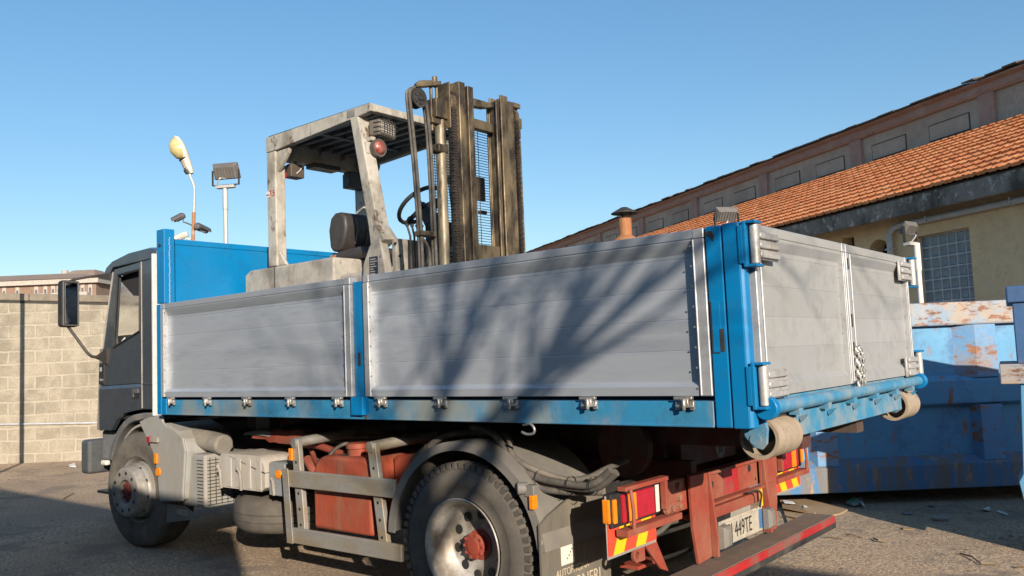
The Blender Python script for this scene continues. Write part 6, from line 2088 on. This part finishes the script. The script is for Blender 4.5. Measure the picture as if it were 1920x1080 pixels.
def floodlight(label, c, w, yaw, tilt, base_xy, pole_r, group="floodlights on thin poles", arm=0.16, pole_mat=None):
    """A flat flood lamp in a U bracket on a pole; c is the middle of the lamp, yaw turns its glass."""
    T = thing("floodlight", label, "floodlight", (base_xy[0], base_xy[1], 0), group=group)
    M_ = Tr(*c) @ Rz(yaw) @ Rx(tilt)
    h, d = w * 0.62, w * 0.30
    mb = MB()
    # local: glass faces +y, back is -y
    mb.loft([[(-w / 2, d / 2, -h / 2), (w / 2, d / 2, -h / 2), (w / 2, d / 2, h / 2), (-w / 2, d / 2, h / 2)],
             [(-w / 2, d * 0.25, -h / 2), (w / 2, d * 0.25, -h / 2), (w / 2, d * 0.25, h / 2), (-w / 2, d * 0.25, h / 2)],
             [(-w * 0.44, -d * 0.45, -h * 0.40), (w * 0.44, -d * 0.45, -h * 0.40), (w * 0.40, -d * 0.40, h * 0.36), (-w * 0.40, -d * 0.40, h * 0.36)]])
    b_ = mb.build("lamp_casing", M_FLOOD, T, smooth=0, bevel=w * 0.025, M=M_)
    mb = MB().box(-w * 0.46, w * 0.46, d * 0.5 + 0.001, d * 0.5 + 0.006, -h * 0.44, h * 0.44)
    mb.build("lamp_glass", M_GLB, b_, smooth=0, M=M_)
    mb = MB()
    for k in range(7):
        x = -w * 0.36 + k * w * 0.12
        mb.box(x - 0.004, x + 0.004, -d * 0.55, -d * 0.3, -h * 0.34, h * 0.34)
    mb.build("cooling_fin", M_FLOOD, b_, smooth=0, M=M_)
    zb = c[2] - h * 0.5 - arm * 0.5
    Mb = Tr(*c) @ Rz(yaw)
    mb = MB()
    zz = zb - c[2]
    for sx in (-1, 1):
        mb.box(sx * (w / 2 + 0.012) - 0.006, sx * (w / 2 + 0.012) + 0.006, -0.02, 0.02, zz, 0.03)
    mb.box(-w / 2 - 0.018, w / 2 + 0.018, -0.02, 0.02, zz - 0.012, zz)
    mb.build("bracket", M_DK, T, smooth=0, M=Mb)
    mb = MB().box(-w * 0.36, w * 0.36, -0.05, 0.05, zz - 0.06, zz - 0.013)
    mb.build("mounting_plate", M_POLE, T, smooth=0, M=Mb, bevel=0.004)
    top_ = Vector((base_xy[0], base_xy[1], zb - 0.06))
    mb = MB().cyl((base_xy[0], base_xy[1], 0), top_, pole_r, n=14)
    mb.cyl(top_ - Vector((0, 0, 0.35)), top_ + Vector((0, 0, 0.03)), pole_r * 1.25, n=14)
    mb.build("pole", pole_mat or M_POLE, T, smooth=40)
    mb = MB().tube(spline([M_ @ Vector((0.0, -d * 0.45, -h * 0.38)), Mb @ Vector((-w * 0.12, -0.10, zz * 0.6)), Mb @ Vector((-w * 0.30, -0.05, zz - 0.03))], 6), 0.009, n=6)
    mb.build("lamp_cable", M_POLE, b_, smooth=50)
    return T


c1 = dp(423, 322, 14.0)
floodlight("large floodlight seen from behind on a pale pole above the blue headboard", tuple(c1), 0.44, radians(30), radians(25), (c1.x - 0.02, c1.y), 0.036)
c2 = dp(1362, 403, 12.0)
floodlight("floodlight in front of the tiled roof, just above the blue rear corner post", tuple(c2), 0.34, radians(52), radians(36), (c2.x, c2.y), 0.028)
c3 = dp(1705, 429, 11.6)
floodlight("small floodlight on a white pole beside the glass block window", tuple(c3), 0.30, radians(78), radians(35), (c3.x + 0.06, c3.y + 0.05), 0.036, pole_mat=M_WHT)

# ================================================================== LITTER
rs = random.Random(11)


def onground(px, py, z=None):
    x, y = (px - 960) / 1585.4, (py - 540) / 1585.4
    d = FW + RT * x - UP * y
    zz = 0.0
    for _ in range(5):
        t = (zz - CAM.z) / d.z
        p = CAM + d * t
        zz = gz(p.x)
    return p


def sheet(name, label, cat, pts_px, mat, lift=0.004, th=0.006, curl=0.0, group=None):
    P = [onground(*q) for q in pts_px]
    c = sum(P, Vector()) / len(P)
    mb = MB()
    up_ = [lift + curl * rs.uniform(0.2, 1.0) * (1 if i % 2 else 0.2) for i in range(len(P))]
    mb.loft([[p + Vector((0, 0, u)) for p, u in zip(P, up_)], [p + Vector((0, 0, u + th)) for p, u in zip(P, up_)]])
    o = mb.build(name, mat, None, smooth=0)
    return tag(o, label, cat, group or {'paper_scrap': 'paper scraps on the ground', 'cardboard_sheet': 'cardboard by the tail bumper'}.get(name))


sheet("cardboard_sheet", "large flat cardboard sheet on the ground beyond the red tail bumper", "cardboard", [(1462, 940), (1500, 936), (1592, 957), (1575, 966), (1478, 985)], M_CARD, 0.004, 0.012, 0.0)
sheet("cardboard_sheet", "folded cardboard flap lying on the larger cardboard sheet", "cardboard", [(1465, 946), (1492, 950), (1514, 968), (1468, 962)], pm("brown_cardboard", (0.24, 0.155, 0.09), rough=0.85), 0.022, 0.012, 0.03)
sheet("cardboard_sheet", "thin cardboard strip by the near edge of the cardboard pile", "cardboard", [(1470, 972), (1500, 976), (1530, 967), (1505, 981)], M_CARD, 0.019, 0.010, 0.01)
sheet("paper_scrap", "white paper scrap on the cardboard sheet", "litter", [(1468, 950), (1487, 953), (1492, 957), (1472, 956)], M_PAPER, 0.060, 0.004)
sheet("paper_scrap", "small white paper flake near the middle of the cardboard sheet", "litter", [(1507, 952), (1514, 954), (1513, 957), (1507, 956)], M_PAPER, 0.022, 0.004)
sheet("crisp_packet", "green and white crumpled packet in the shade by the blue skip", "litter", [(1586, 947), (1604, 941), (1618, 947), (1600, 953)], pm("green_foil", (0.05, 0.30, 0.16), (0.4, 0.4, 0.42), rough=0.4, s=9), 0.004, 0.02, 0.05)
sheet("paper_scrap", "crumpled grey scrap leaning beside the green packet", "litter", [(1608, 937), (1615, 936), (1622, 955), (1617, 954)], M_PAPER, 0.004, 0.012, 0.05)
sheet("wood_offcut", "pale flat wood offcut in the shade in front of the blue skip", "offcut", [(1746, 973), (1780, 971), (1778, 978), (1748, 977)], pm("weathered_offcut", (0.30, 0.28, 0.25), rough=0.8), 0.004, 0.02)
sheet("paper_scrap", "torn pale scrap between the offcut and the right skip", "litter", [(1840, 958), (1856, 955), (1858, 960), (1842, 961)], M_PAPER, 0.004, 0.008, 0.03)
sheet("paper_scrap", "narrow pale strip closest to the right skip", "litter", [(1868, 961), (1872, 960), (1890, 966), (1887, 968)], M_PAPER, 0.004, 0.006, 0.01)
sheet("paper_scrap", "faint flattened scrap left of the pale offcut", "litter", [(1690, 963), (1708, 961), (1712, 965), (1696, 967)], pm("dirty_paper", (0.25, 0.25, 0.25), rough=0.8), 0.004, 0.005, 0.01)
sheet("paper_scrap", "thin scrap at the edge of the shadow under the blue skip", "litter", [(1740, 948), (1756, 949), (1754, 952), (1742, 951)], pm("dirty_paper", (0.25, 0.25, 0.25)), 0.004, 0.006, 0.01)
sheet("cardboard_strip", "light cardboard strip on the shadow line right of the cardboard", "cardboard", [(1690, 991), (1715, 993), (1712, 995), (1694, 994)], M_CARD, 0.004, 0.006)
sheet("paper_scrap", "white scrap on the dirt in front of the block wall", "litter", [(128, 874), (140, 873), (143, 877), (131, 877)], M_PAPER, 0.004, 0.012, 0.03)


def twig(label, px, r=0.006):
    P = [onground(*q) + Vector((0, 0, r + 0.004 + 0.008 * (i % 2))) for i, q in enumerate(px)]
    mb = MB().tube(P, r, n=5)
    o = mb.build("twig", M_STICK, None, smooth=40)
    return tag(o, label, "twig", "dry twigs on the ground")


twig("forked dry twig on the sunlit ground at lower right", [(1800, 1040), (1822, 1048), (1840, 1060), (1875, 1063)])
twig("short dark twig in the middle of the sunlit patch", [(1638, 1012), (1648, 1018), (1662, 1018)], 0.007)
twig("thin twig near the left of the sunlit patch", [(1548, 1009), (1566, 1011), (1582, 1013)], 0.004)
twig("thin twig beside the end of the bumper", [(1585, 1003), (1600, 1007), (1618, 1010)], 0.004)
twig("short stick at the right edge of the sunlit patch", [(1905, 1066), (1920, 1068)], 0.008)
twig("brown stick on the sunlit dirt left of the front wheel", [(118, 937), (138, 927)], 0.006)
mb = MB()
for k in range(300):
    if k < 110:
        px, py = rs.uniform(0, 230), rs.uniform(872, 1070)
    elif k < 240:
        px, py = rs.uniform(1450, 1910), rs.uniform(945, 1075)
    else:
        px, py = rs.uniform(0, 700), rs.uniform(1020, 1078)
    p_ = onground(px, py)
    r = rs.uniform(0.003, 0.008) if k % 9 else rs.uniform(0.008, 0.014)
    bmesh.ops.create_icosphere(mb.bm, subdivisions=1, radius=r, matrix=Tr(p_.x, p_.y, p_.z + r * 0.3) @ Matrix.Diagonal((rs.uniform(.7, 1.6), rs.uniform(.7, 1.3), rs.uniform(.4, .9), 1)))
gr = mb.build("loose_grit", pm("pale_grit_stone", (0.33, 0.29, 0.24), (0.22, 0.19, 0.16), rough=0.9, s=2), None, smooth=0)
tag(gr, None, None, kind="stuff")
mb = MB()
for k in range(140):
    px, py = (rs.uniform(0, 215), rs.uniform(872, 930)) if k < 80 else (rs.uniform(1480, 1900), rs.uniform(965, 1075))
    p_ = onground(px, py) + Vector((0, 0, 0.006))
    a, L_ = rs.uniform(0, pi), rs.uniform(0.007, 0.022)
    d_ = Vector((cos(a), sin(a), 0)) * L_
    e_ = Vector((-sin(a), cos(a), 0)) * L_ * 0.3
    mb.quad(p_ - d_, p_ - e_ + Vector((0, 0, 0.004)), p_ + d_, p_ + e_ + Vector((0, 0, 0.006)))
lv = mb.build("dry_leaf_litter", M_STICK, None, smooth=0)
tag(lv, None, None, kind="stuff")

# ================================================================== OUT OF FRAME: what throws the shadows on this yard
UT = thing("utility_pole", "thin pole just left of the picture whose shadow runs up the block wall", "pole", (-13.00, 0.76, 0.06))
mb = MB().cyl((-13.00, 0.76, 0.0), (-13.00, 0.76, 5.2), 0.038, n=14)
mb.build("pole_shaft", M_POLE, UT, smooth=40)
# added unseen wall; its stepped top shapes the shade and sun patches
BG = thing("shadow_wall", "added unseen wall behind the photographer, stepped to shape the shade on the yard", "wall", (0.0, -5.25, 0), 0.0, local=True)
steps = [(-24, 3.62), (2.6, 3.58), (2.9, 2.75), (3.6, 2.68), (3.95, 3.12), (8.3, 3.10), (8.9, 4.36), (16, 4.40)]
mb = MB().prism([(16, -0.3), (-24, -0.3)] + steps, 'y', -0.25, 0)
mb.build("masonry", M_YARD, BG, smooth=0)

def bare_tree(name, label, base, fork_z, seed):
    """A leafless tree: straight trunk to a fork, a fan of limbs, side branches and twigs."""
    rt = random.Random(seed)
    T = thing(name, label, "tree", base)
    tr, br = MB(), MB()
    e = Vector((0.545, 0.839, 0))
    sh = Vector((0.839, -0.545, 0))
    F = Vector((base[0], base[1], fork_z))

    def limb(p, ang, L_, r0, r1, bend, dep, n=8, sides=6):
        pts, rad, angs = [p], [r0], [ang]
        for i in range(n):
            ang += radians(rt.uniform(-7, 7)) + bend / n
            p = p + (e * cos(ang) + Vector((0, 0, 1)) * sin(ang) + sh * (dep + rt.uniform(-.15, .15))) * (L_ / n)
            pts.append(p)
            rad.append(r0 + (r1 - r0) * (i + 1) / n)
            angs.append(ang)
        br.tube(pts, r0, n=sides, radii=rad)
        return pts, angs, rad
    tr.tube([Vector(base), Vector((base[0] + 0.05, base[1], fork_z * 0.5)), F], 0.11, n=10, radii=[0.15, 0.11, 0.085])
    for k, (deg, L_, r0) in enumerate(((38, 2.6, .038), (47, 2.7, .036), (58, 2.7, .045), (70, 2.4, .036), (84, 2.4, .034), (100, 2.0, .022))):
        st = F - Vector((0, 0, rt.uniform(0, 0.7)))
        pts, angs, rad = limb(st, radians(deg), L_, r0, 0.010, radians(rt.uniform(-4, 14)), rt.uniform(-.5, .5))
        for i in range(2, 9):
            for sg in ((1,) if i % 2 else (-1, 1)):
                p2, a2, r2 = limb(pts[i], angs[i] + sg * radians(rt.uniform(18, 42)), rt.uniform(0.5, 1.25), rad[i] * 0.6, 0.005, radians(sg * -8), rt.uniform(-.6, .6), 5, 5)
                for j in (2, 3, 4, 5):
                    limb(p2[j], a2[j] + (1 if j % 2 else -1) * radians(rt.uniform(20, 45)), rt.uniform(0.25, 0.6), 0.007, 0.003, 0, rt.uniform(-.4, .4), 3, 4)
    tr.build("trunk", M_BARK, T, smooth=50)
    br.build("branches", M_BARK, T, smooth=50)
    return T


bare_tree("bare_tree", "leafless tree behind the photographer whose branches shadow the drop side", (5.10, -5.62, 0), 4.20, 4)

for o in bpy.data.objects:
    if "_off" in o.keys():
        del o["_off"]
